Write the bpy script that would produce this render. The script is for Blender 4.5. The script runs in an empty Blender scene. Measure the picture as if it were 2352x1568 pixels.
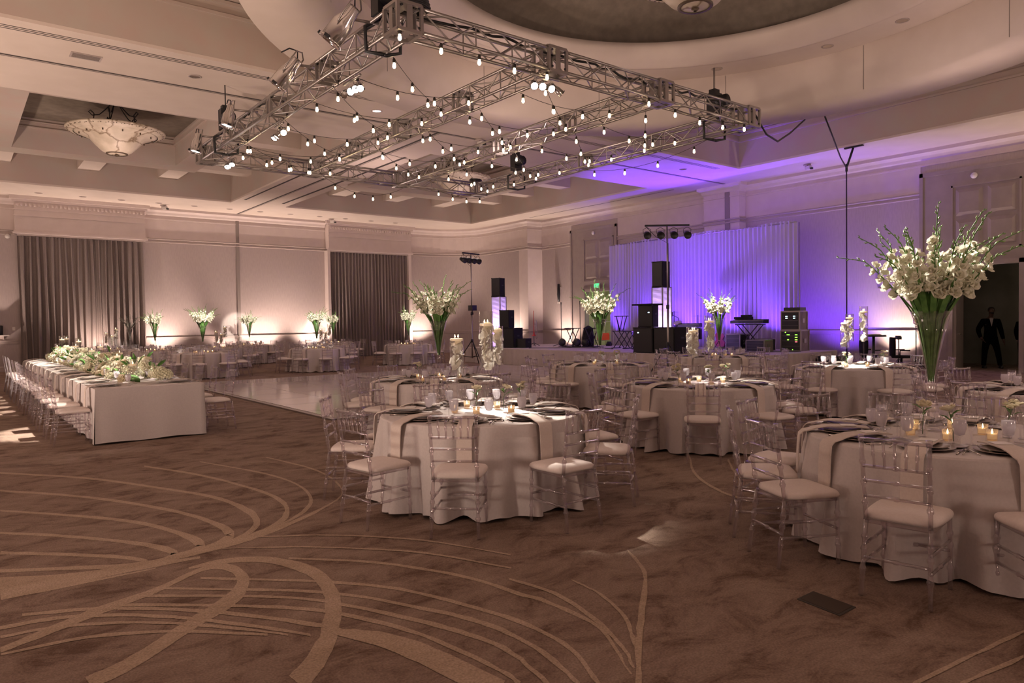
import bpy, bmesh, math, random
from mathutils import Matrix, Vector
PI = math.pi
S = bpy.context.scene
COL = S.collection
# ------------------------------------------------ camera, world, exposure
cd = bpy.data.cameras.new('camera'); cam = bpy.data.objects.new('camera', cd); COL.objects.link(cam)
cd.lens = 25.083; cd.sensor_width = 36; cd.clip_end = 200
r3 = (0.785763, -0.618364, -0.014265); dn = (-0.028033, -0.012564, -0.999528); fw = (0.617892, 0.785792, -0.027207)
cam.matrix_world = Matrix(((r3[0], -dn[0], -fw[0], 0), (r3[1], -dn[1], -fw[1], 0), (r3[2], -dn[2], -fw[2], 1.6), (0, 0, 0, 1)))
S.camera = cam
S.view_settings.view_transform = 'Standard'; S.view_settings.look = 'None'
S.view_settings.gamma = 1; S.view_settings.use_curve_mapping = False
S.view_settings.exposure = 0.1
try:
    cy = S.cycles
    cy.max_bounces = 7; cy.diffuse_bounces = 4; cy.glossy_bounces = 3; cy.transmission_bounces = 4
    cy.transparent_max_bounces = 26; cy.caustics_reflective = False; cy.caustics_refractive = False
    cy.sample_clamp_indirect = 3.0; cy.sample_clamp_direct = 40; cy.use_denoising = True; cy.blur_glossy = 1.0
except Exception as e: print(e)
W = bpy.data.worlds.new('World'); S.world = W; W.use_nodes = True
W.node_tree.nodes['Background'].inputs[0].default_value = (.02, .017, .015, 1); W.node_tree.nodes['Background'].inputs[1].default_value = 1
# ------------------------------------------------ lights
def light(kind, loc, power, col, target=None, size=.1, angle=60, blend=.5, name='lamp', sy=None):
    l = bpy.data.lights.new(name, kind); l.energy = power; l.color = col
    if kind == 'AREA':
        l.size = size
        if sy: l.shape = 'RECTANGLE'; l.size_y = sy
    else: l.shadow_soft_size = size
    if kind == 'SPOT': l.spot_size = math.radians(angle); l.spot_blend = blend
    o = bpy.data.objects.new(name, l); COL.objects.link(o); o.location = loc
    if target is not None:
        o.rotation_euler = (Vector(target) - Vector(loc)).to_track_quat('-Z', 'Y').to_euler()
    return o
PEACH = (1, .75, .63); WARM = (1, .70, .45); PURP = (.175, .05, 1.0); WHITE = (1, .90, .78); AMB = (1, .73, .66)
# wall uplights (beams along the unseen walls have no can)
UPL = [(4.59, 32.2, .8), (7.0, 32.3, 1.0), (9.6, 32.4, .8), (11.2, 32.4, 1.4), (13.54, 32.4, 1.0), (19.35, 32.1, 1.1), (21.95, 28.4, 1.0), (22.95, 25.1, 1.1), (22.95, 9.95, 1.3), (22.95, 3.5, 1.2), (0.4, 32.4, 1.0),
       (-3.0, 26, 1), (-3.0, 18, 1), (-3.0, 10, 1.2), (-3.0, 2, 1.2), (3, -4.2, 1.2), (10, -4.2, 1.2), (17, -4.2, 1.2)]
for x, y, p in UPL:
    cx, cy_ = (10, 14)
    dx, dy = (0, 1) if y > 31 else (0, -1) if y < -3 else (-1, 0) if x < 0 else (1, 0)
    light('SPOT', (x - dx * .25, y - dy * .25, .22), (560 if y > 24 else 420) * p, PEACH, (x + dx * .25, y + dy * .25, 3.4), .05, 115, .9, 'uplight_beam')
# stage uplights on the white drape
for y, p in ((19.9, 0.8), (18.0, 1.2), (16.4, 1.0), (14.6, 1.2), (13.0, 1.2)):
    light('SPOT', (20.55, y, .80), 440 * p, PURP, (21.35, y, 3.2), .05, 95, 1.0, 'purple_beam')
light('SPOT', (21.9, 11.6, .3), 480, PURP, (23.2, 11.7, 2.6), .05, 110, .9, 'purple_beam')
light('SPOT', (18.2, 16.6, .9), 1500, PURP, (21.2, 15.6, 3.2), .05, 90, 1.0, 'purple_beam')
light('SPOT', (22.3, 13.4, .3), 260, PURP, (23.3, 12.4, 4.2), .05, 80, 1.0, 'purple_beam')
light('SPOT', (19.6, 18.5, .9), 2800, PURP, (19.2, 16.2, 6.6), .05, 60, .8, 'purple_beam')
light('SPOT', (18.0, 15.9, .9), 220, PURP, (10.5, 13, 5.4), .05, 40, .8, 'purple_beam')
# truss par lamps on the tables: (from, to, watts, angle)
for a, b, w, an in (((4.72, 9.96, 5.0), (4.1, 5.45, .8), 1500, 7), ((4.72, 9.96, 5.0), (4.1, 5.5, .8), 260, 14), ((4.72, 9.96, 5.0), (4.1, 5.72, 1.38), 700, 7.5), ((6.92, 8.2, 5.0), (7.85, 5.95, 1.35), 420, 12), ((6.95, 8.2, 5.0), (12.0, 5.95, 1.45), 1500, 7), ((6.92, 8.2, 5.0), (7.95, 5.9, .8), 450, 9), ((6.95, 8.2, 5.0), (12.15, 5.9, .8), 3600, 9), ((6.95, 8.2, 5.0), (5.6, 2.2, 1.95), 2200, 10),
                    ((4.72, 12.8, 5.0), (2.2, 13.0, .9), 2400, 22), ((4.72, 12.9, 5.0), (2.2, 16.5, .9), 2600, 24), ((4.8, 15.9, 5.0), (2.2, 19.8, .9), 2200, 24), ((4.1, 13.4, 5.3), (1.1, 11.5, .2), 900, 26), ((4.15, 15.7, 5.3), (1.0, 14.5, .2), 700, 30),
                    ((4.72, 9.9, 5.0), (5.7, 9.0, 1.9), 420, 13), ((7, 8.3, 5), (9.9, 9.85, 1.9), 420, 12), ((9.5, 8.3, 5), (13.7, 9.8, 1.9), 1300, 9),
                    ((4.8, 16.6, 5.0), (6.2, 23.7, 1.9), 1600, 7), ((7, 16.6, 5.0), (10.0, 23.8, 1.9), 1600, 7), ((9.5, 16.6, 5.0), (14.3, 24.8, 1.9), 1600, 7), ((7, 16.6, 5.0), (5.7, 27.6, 1.9), 2300, 5.5), ((9.5, 16.6, 5.0), (10.06, 31.2, 1.9), 3000, 5), ((11.8, 16.6, 5.0), (13.7, 30.8, 1.9), 3000, 5)):
    light('SPOT', a, w * 5, WHITE, b, .06, an, .45, 'par_beam')
# added fill points for overall brightness
for x, y, z, w, r in ((10, 7.6, 7.35, 60, .9), (4.03, 22.97, 5.0, 150, .9), (16.2, 22.97, 5.0, 120, .9), (10, 12, 5.2, 80, .5), (15.5, 5.5, 4.6, 80, .5), (1.5, 6, 4.6, 60, .5), (9, 1, 4.6, 105, .5), (10.5, 20, 4.8, 100, .5)):
    light('POINT', (x, y, z), w, AMB, None, r, name='fill_light')

# added fill spots along the unseen walls, put in to brighten the ceiling
CW = (1, .74, .60)
for a, b, w in (((-2.6, 4, .5), (2, 7, 6.6), 1200), ((-2.6, 11, .5), (2, 14, 6.6), 1300), ((-2.6, 18, .5), (2, 20, 6.6), 600), ((-2.6, 25, .5), (1.5, 26, 6.6), 500), ((2, -4.2, .5), (4, 1, 6.6), 300), ((9, -4.2, .5), (10, 1, 6.6), 300), ((16.5, -4.2, .5), (16.5, 2, 6.6), 300), ((22.4, .5, .5), (18.5, 4, 6.6), 300)):
    light('SPOT', a, w, CW, b, .3, 140, 1.0, 'ceiling_fill')
# ------------------------------------------------ mesh helpers
class MB:
    def __init__(s): s.v = []; s.f = []; s.sm = []
    def add(s, vs, fs, smooth=False):
        n = len(s.v); s.v += [tuple(v) for v in vs]
        for f in fs: s.f.append(tuple(i + n for i in f)); s.sm.append(smooth)
        return s
    def box(s, c, d, rz=0, M=None):
        x, y, z = d[0] / 2, d[1] / 2, d[2] / 2; R = Matrix.Rotation(rz, 3, 'Z')
        vs = []
        for a in (-x, x):
            for b in (-y, y):
                for e in (-z, z): vs.append(R @ Vector((a, b, e)) + Vector(c))
        if M: vs = [M @ v for v in vs]
        return s.add(vs, [(0, 1, 3, 2), (4, 6, 7, 5), (0, 4, 5, 1), (2, 3, 7, 6), (0, 2, 6, 4), (1, 5, 7, 3)])
    def bb(s, x0, x1, y0, y1, z0, z1): return s.box(((x0 + x1) / 2, (y0 + y1) / 2, (z0 + z1) / 2), (x1 - x0, y1 - y0, z1 - z0))
    def tube(s, P, r, n=6, cap=True):
        P = [Vector(p) for p in P]; m = len(P); rs = r if isinstance(r, (list, tuple)) else [r] * m
        vs = []; prev = None
        for i, p in enumerate(P):
            t = (P[min(i + 1, m - 1)] - P[max(i - 1, 0)]).normalized()
            if prev is None:
                u = t.cross(Vector((0, 0, 1)) if abs(t.z) < .9 else Vector((1, 0, 0))).normalized()
            else:
                u = (prev - t * prev.dot(t)).normalized()
            prev = u; w = t.cross(u)
            for k in range(n):
                a = 2 * PI * k / n; vs.append(p + (u * math.cos(a) + w * math.sin(a)) * rs[i])
        fs = [(i * n + k, i * n + (k + 1) % n, (i + 1) * n + (k + 1) % n, (i + 1) * n + k) for i in range(m - 1) for k in range(n)]
        if cap: fs += [tuple(range(n - 1, -1, -1)), tuple((m - 1) * n + k for k in range(n))]
        return s.add(vs, fs, n > 4)
    def lathe(s, prof, n=16, c=(0, 0, 0), a0=0, a1=2 * PI, M=None):
        full = abs(a1 - a0 - 2 * PI) < 1e-6; cols = n if full else n + 1; vs = []
        for i in range(cols):
            a = a0 + (a1 - a0) * i / n
            for r, z in prof: vs.append(Vector((c[0] + r * math.cos(a), c[1] + r * math.sin(a), c[2] + z)))
        if M: vs = [M @ v for v in vs]
        m = len(prof); fs = []
        for i in range(n):
            j = (i + 1) % cols
            for k in range(m - 1):
                q = [i * m + k, j * m + k, j * m + k + 1, i * m + k + 1]
                if prof[k][0] < 1e-6: q = [q[0], q[2], q[3]]
                elif prof[k + 1][0] < 1e-6: q = [q[0], q[1], q[2]]
                fs.append(tuple(q))
        return s.add(vs, fs, True)
    def prism(s, poly, z0, z1):
        n = len(poly)
        return s.add([(x, y, z0) for x, y in poly] + [(x, y, z1) for x, y in poly],
                     [tuple(range(n - 1, -1, -1)), tuple(range(n, 2 * n))] + [(i, (i + 1) % n, n + (i + 1) % n, n + i) for i in range(n)])
    def strip(s, A, B, smooth=True):
        n = len(A)
        return s.add(list(A) + list(B), [(i, i + 1, n + i + 1, n + i) for i in range(n - 1)], smooth)
    def mesh(s, name, m):
        me = bpy.data.meshes.new(name); me.from_pydata(s.v, [], s.f)
        me.polygons.foreach_set('use_smooth', s.sm)
        if m: me.materials.append(m)
        me.update(); return me
    def obj(s, name, m, parent=None, **k): return O(name, s.mesh(name, m), parent, **k)
def O(name, me, parent=None, loc=None, rz=0, M=None):
    o = bpy.data.objects.new(name, me); COL.objects.link(o)
    if M is not None: o.matrix_local = M
    else:
        if loc is not None: o.location = loc
        if rz: o.rotation_euler = (0, 0, rz)
    if parent is not None: o.parent = parent
    return o
def tag(o, label=None, cat=None, group=None, kind=None):
    if label: o['label'] = label
    if cat: o['category'] = cat
    if group: o['group'] = group
    if kind: o['kind'] = kind
    return o
def TH(name, label, cat, loc=(0, 0, 0), rz=0, group=None):
    return tag(O(name, None, None, loc, rz), label, cat, group)
def ST(o): o['kind'] = 'structure'; return o
def copy_tree(o, parent=None):
    c = o.copy(); COL.objects.link(c)
    if parent is not None: c.parent = parent
    for ch in KIDS.get(o.name, []): copy_tree(ch, c)
    return c
KIDS = {}
def kids_of(o):
    if o.name not in KIDS: KIDS[o.name] = list(o.children)
    for c in KIDS[o.name]: kids_of(c)
# ------------------------------------------------ materials
def mat(name, col, rough=.6, metal=0, spec=.5, emit=None, es=0, **k):
    m = bpy.data.materials.new(name); m.use_nodes = True; b = m.node_tree.nodes['Principled BSDF']
    b.inputs['Base Color'].default_value = (*col, 1); b.inputs['Roughness'].default_value = rough
    b.inputs['Metallic'].default_value = metal; b.inputs['Specular IOR Level'].default_value = spec
    if emit: b.inputs['Emission Color'].default_value = (*emit, 1); b.inputs['Emission Strength'].default_value = es
    return m
def noisy(name, c1, c2, scale=8, rough=.7, bump=0, stretch=None, detail=4, metal=0, spec=.4, bscale=None):
    m = mat(name, c1, rough, metal, spec); nt = m.node_tree; N = nt.nodes; L = nt.links; b = N['Principled BSDF']
    tc = N.new('ShaderNodeTexCoord'); mp = N.new('ShaderNodeMapping'); L.new(tc.outputs['Object'], mp.inputs[0])
    if stretch: mp.inputs['Scale'].default_value = stretch
    t = N.new('ShaderNodeTexNoise'); t.inputs['Scale'].default_value = scale; t.inputs['Detail'].default_value = detail; L.new(mp.outputs[0], t.inputs[0])
    r = N.new('ShaderNodeValToRGB'); r.color_ramp.elements[0].position = .35; r.color_ramp.elements[1].position = .65
    r.color_ramp.elements[0].color = (*c1, 1); r.color_ramp.elements[1].color = (*c2, 1)
    L.new(t.outputs[0], r.inputs[0]); L.new(r.outputs[0], b.inputs['Base Color'])
    if bump:
        t2 = N.new('ShaderNodeTexNoise'); t2.inputs['Scale'].default_value = bscale or scale * 4; L.new(tc.outputs['Object'], t2.inputs[0])
        bp = N.new('ShaderNodeBump'); bp.inputs['Strength'].default_value = bump; bp.inputs['Distance'].default_value = .01
        L.new(t2.outputs[0], bp.inputs['Height']); L.new(bp.outputs[0], b.inputs['Normal'])
    return m
def clear(name, tint=(.95, .93, .95), refl=1.0, ior=1.45, rough=.03, haze=None, hz=0):
    m = bpy.data.materials.new(name); m.use_nodes = True; nt = m.node_tree; N = nt.nodes; L = nt.links; N.clear()
    o = N.new('ShaderNodeOutputMaterial'); tr = N.new('ShaderNodeBsdfTransparent'); tr.inputs[0].default_value = (*tint, 1)
    gl = N.new('ShaderNodeBsdfGlossy'); gl.inputs[0].default_value = (1, 1, 1, 1); gl.inputs['Roughness'].default_value = rough
    lw = N.new('ShaderNodeLayerWeight'); lw.inputs[0].default_value = .5; fr = N.new('ShaderNodeMath'); fr.operation = 'POWER'; fr.inputs[1].default_value = 3.0; L.new(lw.outputs['Facing'], fr.inputs[0])
    mu = N.new('ShaderNodeMath'); mu.operation = 'MULTIPLY_ADD'; mu.use_clamp = True; mu.inputs[1].default_value = .38 * refl; mu.inputs[2].default_value = .035 * refl
    mx = N.new('ShaderNodeMixShader'); L.new(fr.outputs[0], mu.inputs[0]); L.new(mu.outputs[0], mx.inputs[0]); L.new(tr.outputs[0], mx.inputs[1]); L.new(gl.outputs[0], mx.inputs[2])
    last = mx
    if haze:
        df = N.new('ShaderNodeBsdfDiffuse'); df.inputs[0].default_value = (*haze, 1)
        tl = N.new('ShaderNodeBsdfTranslucent'); tl.inputs[0].default_value = (*haze, 1)
        m2 = N.new('ShaderNodeMixShader'); m2.inputs[0].default_value = .5; L.new(df.outputs[0], m2.inputs[1]); L.new(tl.outputs[0], m2.inputs[2])
        m3 = N.new('ShaderNodeMixShader'); m3.inputs[0].default_value = hz; L.new(mx.outputs[0], m3.inputs[1]); L.new(m2.outputs[0], m3.inputs[2]); last = m3
    L.new(last.outputs[0], o.inputs[0]); return m
def fabric(name, col, tl=.35, rough=.8):
    m = bpy.data.materials.new(name); m.use_nodes = True; nt = m.node_tree; N = nt.nodes; L = nt.links; N.clear()
    o = N.new('ShaderNodeOutputMaterial'); df = N.new('ShaderNodeBsdfDiffuse'); t = N.new('ShaderNodeBsdfTranslucent'); mx = N.new('ShaderNodeMixShader')
    df.inputs[0].default_value = (*col, 1); t.inputs[0].default_value = (*col, 1); mx.inputs[0].default_value = tl
    L.new(df.outputs[0], mx.inputs[1]); L.new(t.outputs[0], mx.inputs[2]); L.new(mx.outputs[0], o.inputs[0]); return m
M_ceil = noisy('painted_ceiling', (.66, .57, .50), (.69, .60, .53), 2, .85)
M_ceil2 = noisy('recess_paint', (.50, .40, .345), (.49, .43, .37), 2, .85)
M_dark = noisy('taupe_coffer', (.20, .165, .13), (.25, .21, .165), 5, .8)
M_wall = noisy('wallpaper', (.42, .355, .335), (.46, .39, .37), 30, .75, .15, (1, 1, .15))
M_wallup = noisy('upper_wall_paint', (.64, .55, .515), (.67, .58, .545), 3, .8)
M_trim = mat('moulding_paint', (.44, .37, .34), .5)
M_line = mat('dark_slot', (.05, .04, .035), .8)
M_seam = mat('partition_seam', (.26, .22, .2), .7)
M_door = noisy('door_panel_paint', (.30, .25, .23), (.33, .275, .25), 4, .5)
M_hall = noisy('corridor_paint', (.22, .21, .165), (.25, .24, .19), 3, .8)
M_green = noisy('service_room_paint', (.66, .66, .48), (.7, .7, .52), 3, .8)
M_cloth = noisy('table_linen', (.57, .52, .505), (.61, .555, .54), 60, .85, .1)
M_napk = noisy('napkin_linen', (.62, .54, .49), (.66, .58, .53), 80, .85)
M_cush = noisy('cushion_fabric', (.72, .64, .60), (.76, .68, .64), 60, .8, .08)
M_acr = clear('clear_acrylic', (.86, .82, .84), 3.2, 1.5, .08, (.9, .82, .84), .05)
M_acrf = clear('clear_acrylic_far', (.80, .76, .78), 2.6, 1.5, .12, (.9, .82, .84), .14)
M_glass = clear('clear_glass', (.955, .95, .955), 1.6, 1.45, .03)
M_frost = clear('iced_water_glass', (.92, .9, .92), 1.2, 1.45, .15, (.92, .88, .92), .7)
M_water = clear('vase_water', (.97, .97, .96), .6, 1.33, .02)
M_steel = mat('polished_cutlery', (.6, .56, .52), .18, 1)
M_plate = mat('charger_glaze', (.30, .25, .22), .42, .0)
M_china = mat('white_china', (.72, .68, .64), .35)
M_card = mat('menu_card', (.8, .76, .72), .6)
M_wax = mat('candle_wax', (.9, .8, .62), .5, emit=(1, .66, .34), es=.35)
M_flame = mat('candle_flame', (1, .8, .4), .5, emit=(1, .70, .34), es=22)
M_votive = clear('votive_glass', (.95, .9, .86), 1.2, 1.45, .1, (1, .85, .65), .25)
M_alu = mat('aluminium_truss', (.40, .37, .35), .36, .9)
M_chrome = mat('chrome_par_can', (.75, .73, .72), .15, 1)
M_blk = mat('black_plastic', (.010, .010, .012), .45)
M_blk2 = noisy('black_carpet_cabinet', (.008, .008, .010), (.014, .014, .016), 60, .9)
M_cord = mat('string_cord', (.02, .015, .012), .7)
M_bulb = mat('lit_bulb', (1, .85, .6), .4, emit=(1, .72, .40), es=18)
M_lens = mat('lit_par_lens', (1, 1, 1), .3, emit=(1, .93, .85), es=26)
M_uplens = mat('lit_uplight_lens', (1, .8, .7), .3, emit=PEACH, es=25)
M_puplens = mat('lit_purple_lens', (.5, .3, 1), .3, emit=(.45, .2, 1), es=18)
M_stem = noisy('gladiolus_stem', (.05, .13, .025), (.10, .22, .05), 20, .5)
M_bud = noisy('gladiolus_bud', (.12, .22, .06), (.22, .34, .12), 20, .5)
M_dkstem = mat('dark_branch', (.10, .10, .075), .7)  # orchid stems, and branches whose shade is put into the colour
M_petal = fabric('white_petal', (.84, .82, .68), .25)
M_rose = fabric('cream_rose_petal', (.86, .80, .62), .25)
M_hyd = fabric('hydrangea_petal', (.80, .80, .60), .2)
M_leaf = noisy('green_leaf', (.06, .15, .03), (.10, .24, .05), 12, .5)
M_orch = fabric('orchid_petal', (.90, .86, .76), .3)
M_drape = fabric('sheer_stage_drape', (.66, .62, .66), .3)
M_skirt = noisy('stage_skirt', (.52, .45, .42), (.55, .48, .45), 8, .8)
M_stage = noisy('stage_floor', (.60, .53, .52), (.64, .57, .56), 6, .5)
M_curt = noisy('curtain_fabric', (.215, .175, .16), (.25, .205, .19), 40, .8, .1)
M_stretch = fabric('white_stretch_fabric', (.85, .8, .85), .6)
M_case = noisy('flight_case_panel', (.16, .13, .11), (.2, .16, .14), 6, .5)
M_red = mat('red_plastic', (.55, .03, .02), .35)
M_floor1 = mat('dance_floor_gloss', (.64, .57, .54), .09)
M_suit = mat('black_suit_cloth', (.002, .002, .003), .95, spec=.05)
M_skin = noisy('brown_skin', (.07, .038, .025), (.085, .046, .03), 6, .6)
M_skin2 = noisy('light_skin', (.5, .34, .3), (.52, .36, .32), 6, .6)
M_shirt = mat('shirt_cotton', (.30, .27, .24), .8)
M_hair = mat('dark_hair', (.012, .009, .008), .7)
M_veil = mat('pale_head_scarf', (.75, .6, .72), .8)
# carpet
def carpet(name, a, b, c):
    m = mat(name, a, .95, spec=.1); nt = m.node_tree; N = nt.nodes; L = nt.links; p = N['Principled BSDF']
    tc = N.new('ShaderNodeTexCoord'); mp = N.new('ShaderNodeMapping'); mp.inputs['Rotation'].default_value = (0, 0, .66); mp.inputs['Scale'].default_value = (1.0, 1.7, 1); L.new(tc.outputs['Object'], mp.inputs[0])
    t = N.new('ShaderNodeTexNoise'); t.inputs['Scale'].default_value = 2.1; t.inputs['Detail'].default_value = 9; t.inputs['Roughness'].default_value = .76; t.inputs['Distortion'].default_value = .6; L.new(mp.outputs[0], t.inputs[0])
    r = N.new('ShaderNodeValToRGB'); e = r.color_ramp.elements; e[0].position = .36; e[0].color = (*a, 1); e[1].position = .66; e[1].color = (*c, 1); k = r.color_ramp.elements.new(.5); k.color = (*b, 1)
    L.new(t.outputs[0], r.inputs[0])
    t2 = N.new('ShaderNodeTexNoise'); t2.inputs['Scale'].default_value = 90; t2.inputs['Detail'].default_value = 2; L.new(tc.outputs['Object'], t2.inputs[0])
    mx = N.new('ShaderNodeMix'); mx.data_type = 'RGBA'; mx.blend_type = 'MULTIPLY'; mx.inputs[0].default_value = .45
    r2 = N.new('ShaderNodeValToRGB'); r2.color_ramp.elements[0].position = .3; r2.color_ramp.elements[0].color = (.45, .45, .45, 1); r2.color_ramp.elements[1].position = .7; r2.color_ramp.elements[1].color = (1.3, 1.3, 1.3, 1)
    L.new(t2.outputs[0], r2.inputs[0]); L.new(r.outputs[0], mx.inputs[6]); L.new(r2.outputs[0], mx.inputs[7]); L.new(mx.outputs[2], p.inputs['Base Color'])
    bp = N.new('ShaderNodeBump'); bp.inputs['Strength'].default_value = .4; bp.inputs['Distance'].default_value = .01; L.new(t2.outputs[0], bp.inputs['Height']); L.new(bp.outputs[0], p.inputs['Normal'])
    return m
M_carpet = carpet('patterned_carpet', (.125, .08, .058), (.245, .175, .138), (.31, .235, .185))
M_swoosh = carpet('carpet_swirl_yarn', (.35, .26, .19), (.41, .31, .23), (.45, .34, .26))
# marbled bowl
M_bowl = noisy('alabaster_bowl', (.52, .45, .34), (.66, .58, .46), 3, .4)
nt = M_bowl.node_tree; N = nt.nodes; L = nt.links
vo = N.new('ShaderNodeTexVoronoi'); vo.feature = 'DISTANCE_TO_EDGE'; vo.inputs['Scale'].default_value = 1.5
tc = N.new('ShaderNodeTexCoord'); ns = N.new('ShaderNodeTexNoise'); ns.inputs['Scale'].default_value = 4; ns.inputs['Detail'].default_value = 3
ad = N.new('ShaderNodeMix'); ad.data_type = 'RGBA'; ad.inputs[0].default_value = .25; L.new(tc.outputs['Object'], ad.inputs[6]); L.new(tc.outputs['Object'], ns.inputs[0]); L.new(ns.outputs[1], ad.inputs[7]); L.new(ad.outputs[2], vo.inputs[0])
rr = N.new('ShaderNodeValToRGB'); rr.color_ramp.elements[0].color = (.28, .2, .12, 1); rr.color_ramp.elements[0].position = .0; rr.color_ramp.elements[1].position = .045; rr.color_ramp.elements[1].color = (1, 1, 1, 1); L.new(vo.outputs[0], rr.inputs[0])
ml = N.new('ShaderNodeMix'); ml.data_type = 'RGBA'; ml.blend_type = 'MULTIPLY'; ml.inputs[0].default_value = .85
src = N['Principled BSDF'].inputs['Base Color'].links[0].from_socket; L.new(src, ml.inputs[6]); L.new(rr.outputs[0], ml.inputs[7]); L.new(ml.outputs[2], N['Principled BSDF'].inputs['Base Color'])
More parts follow.
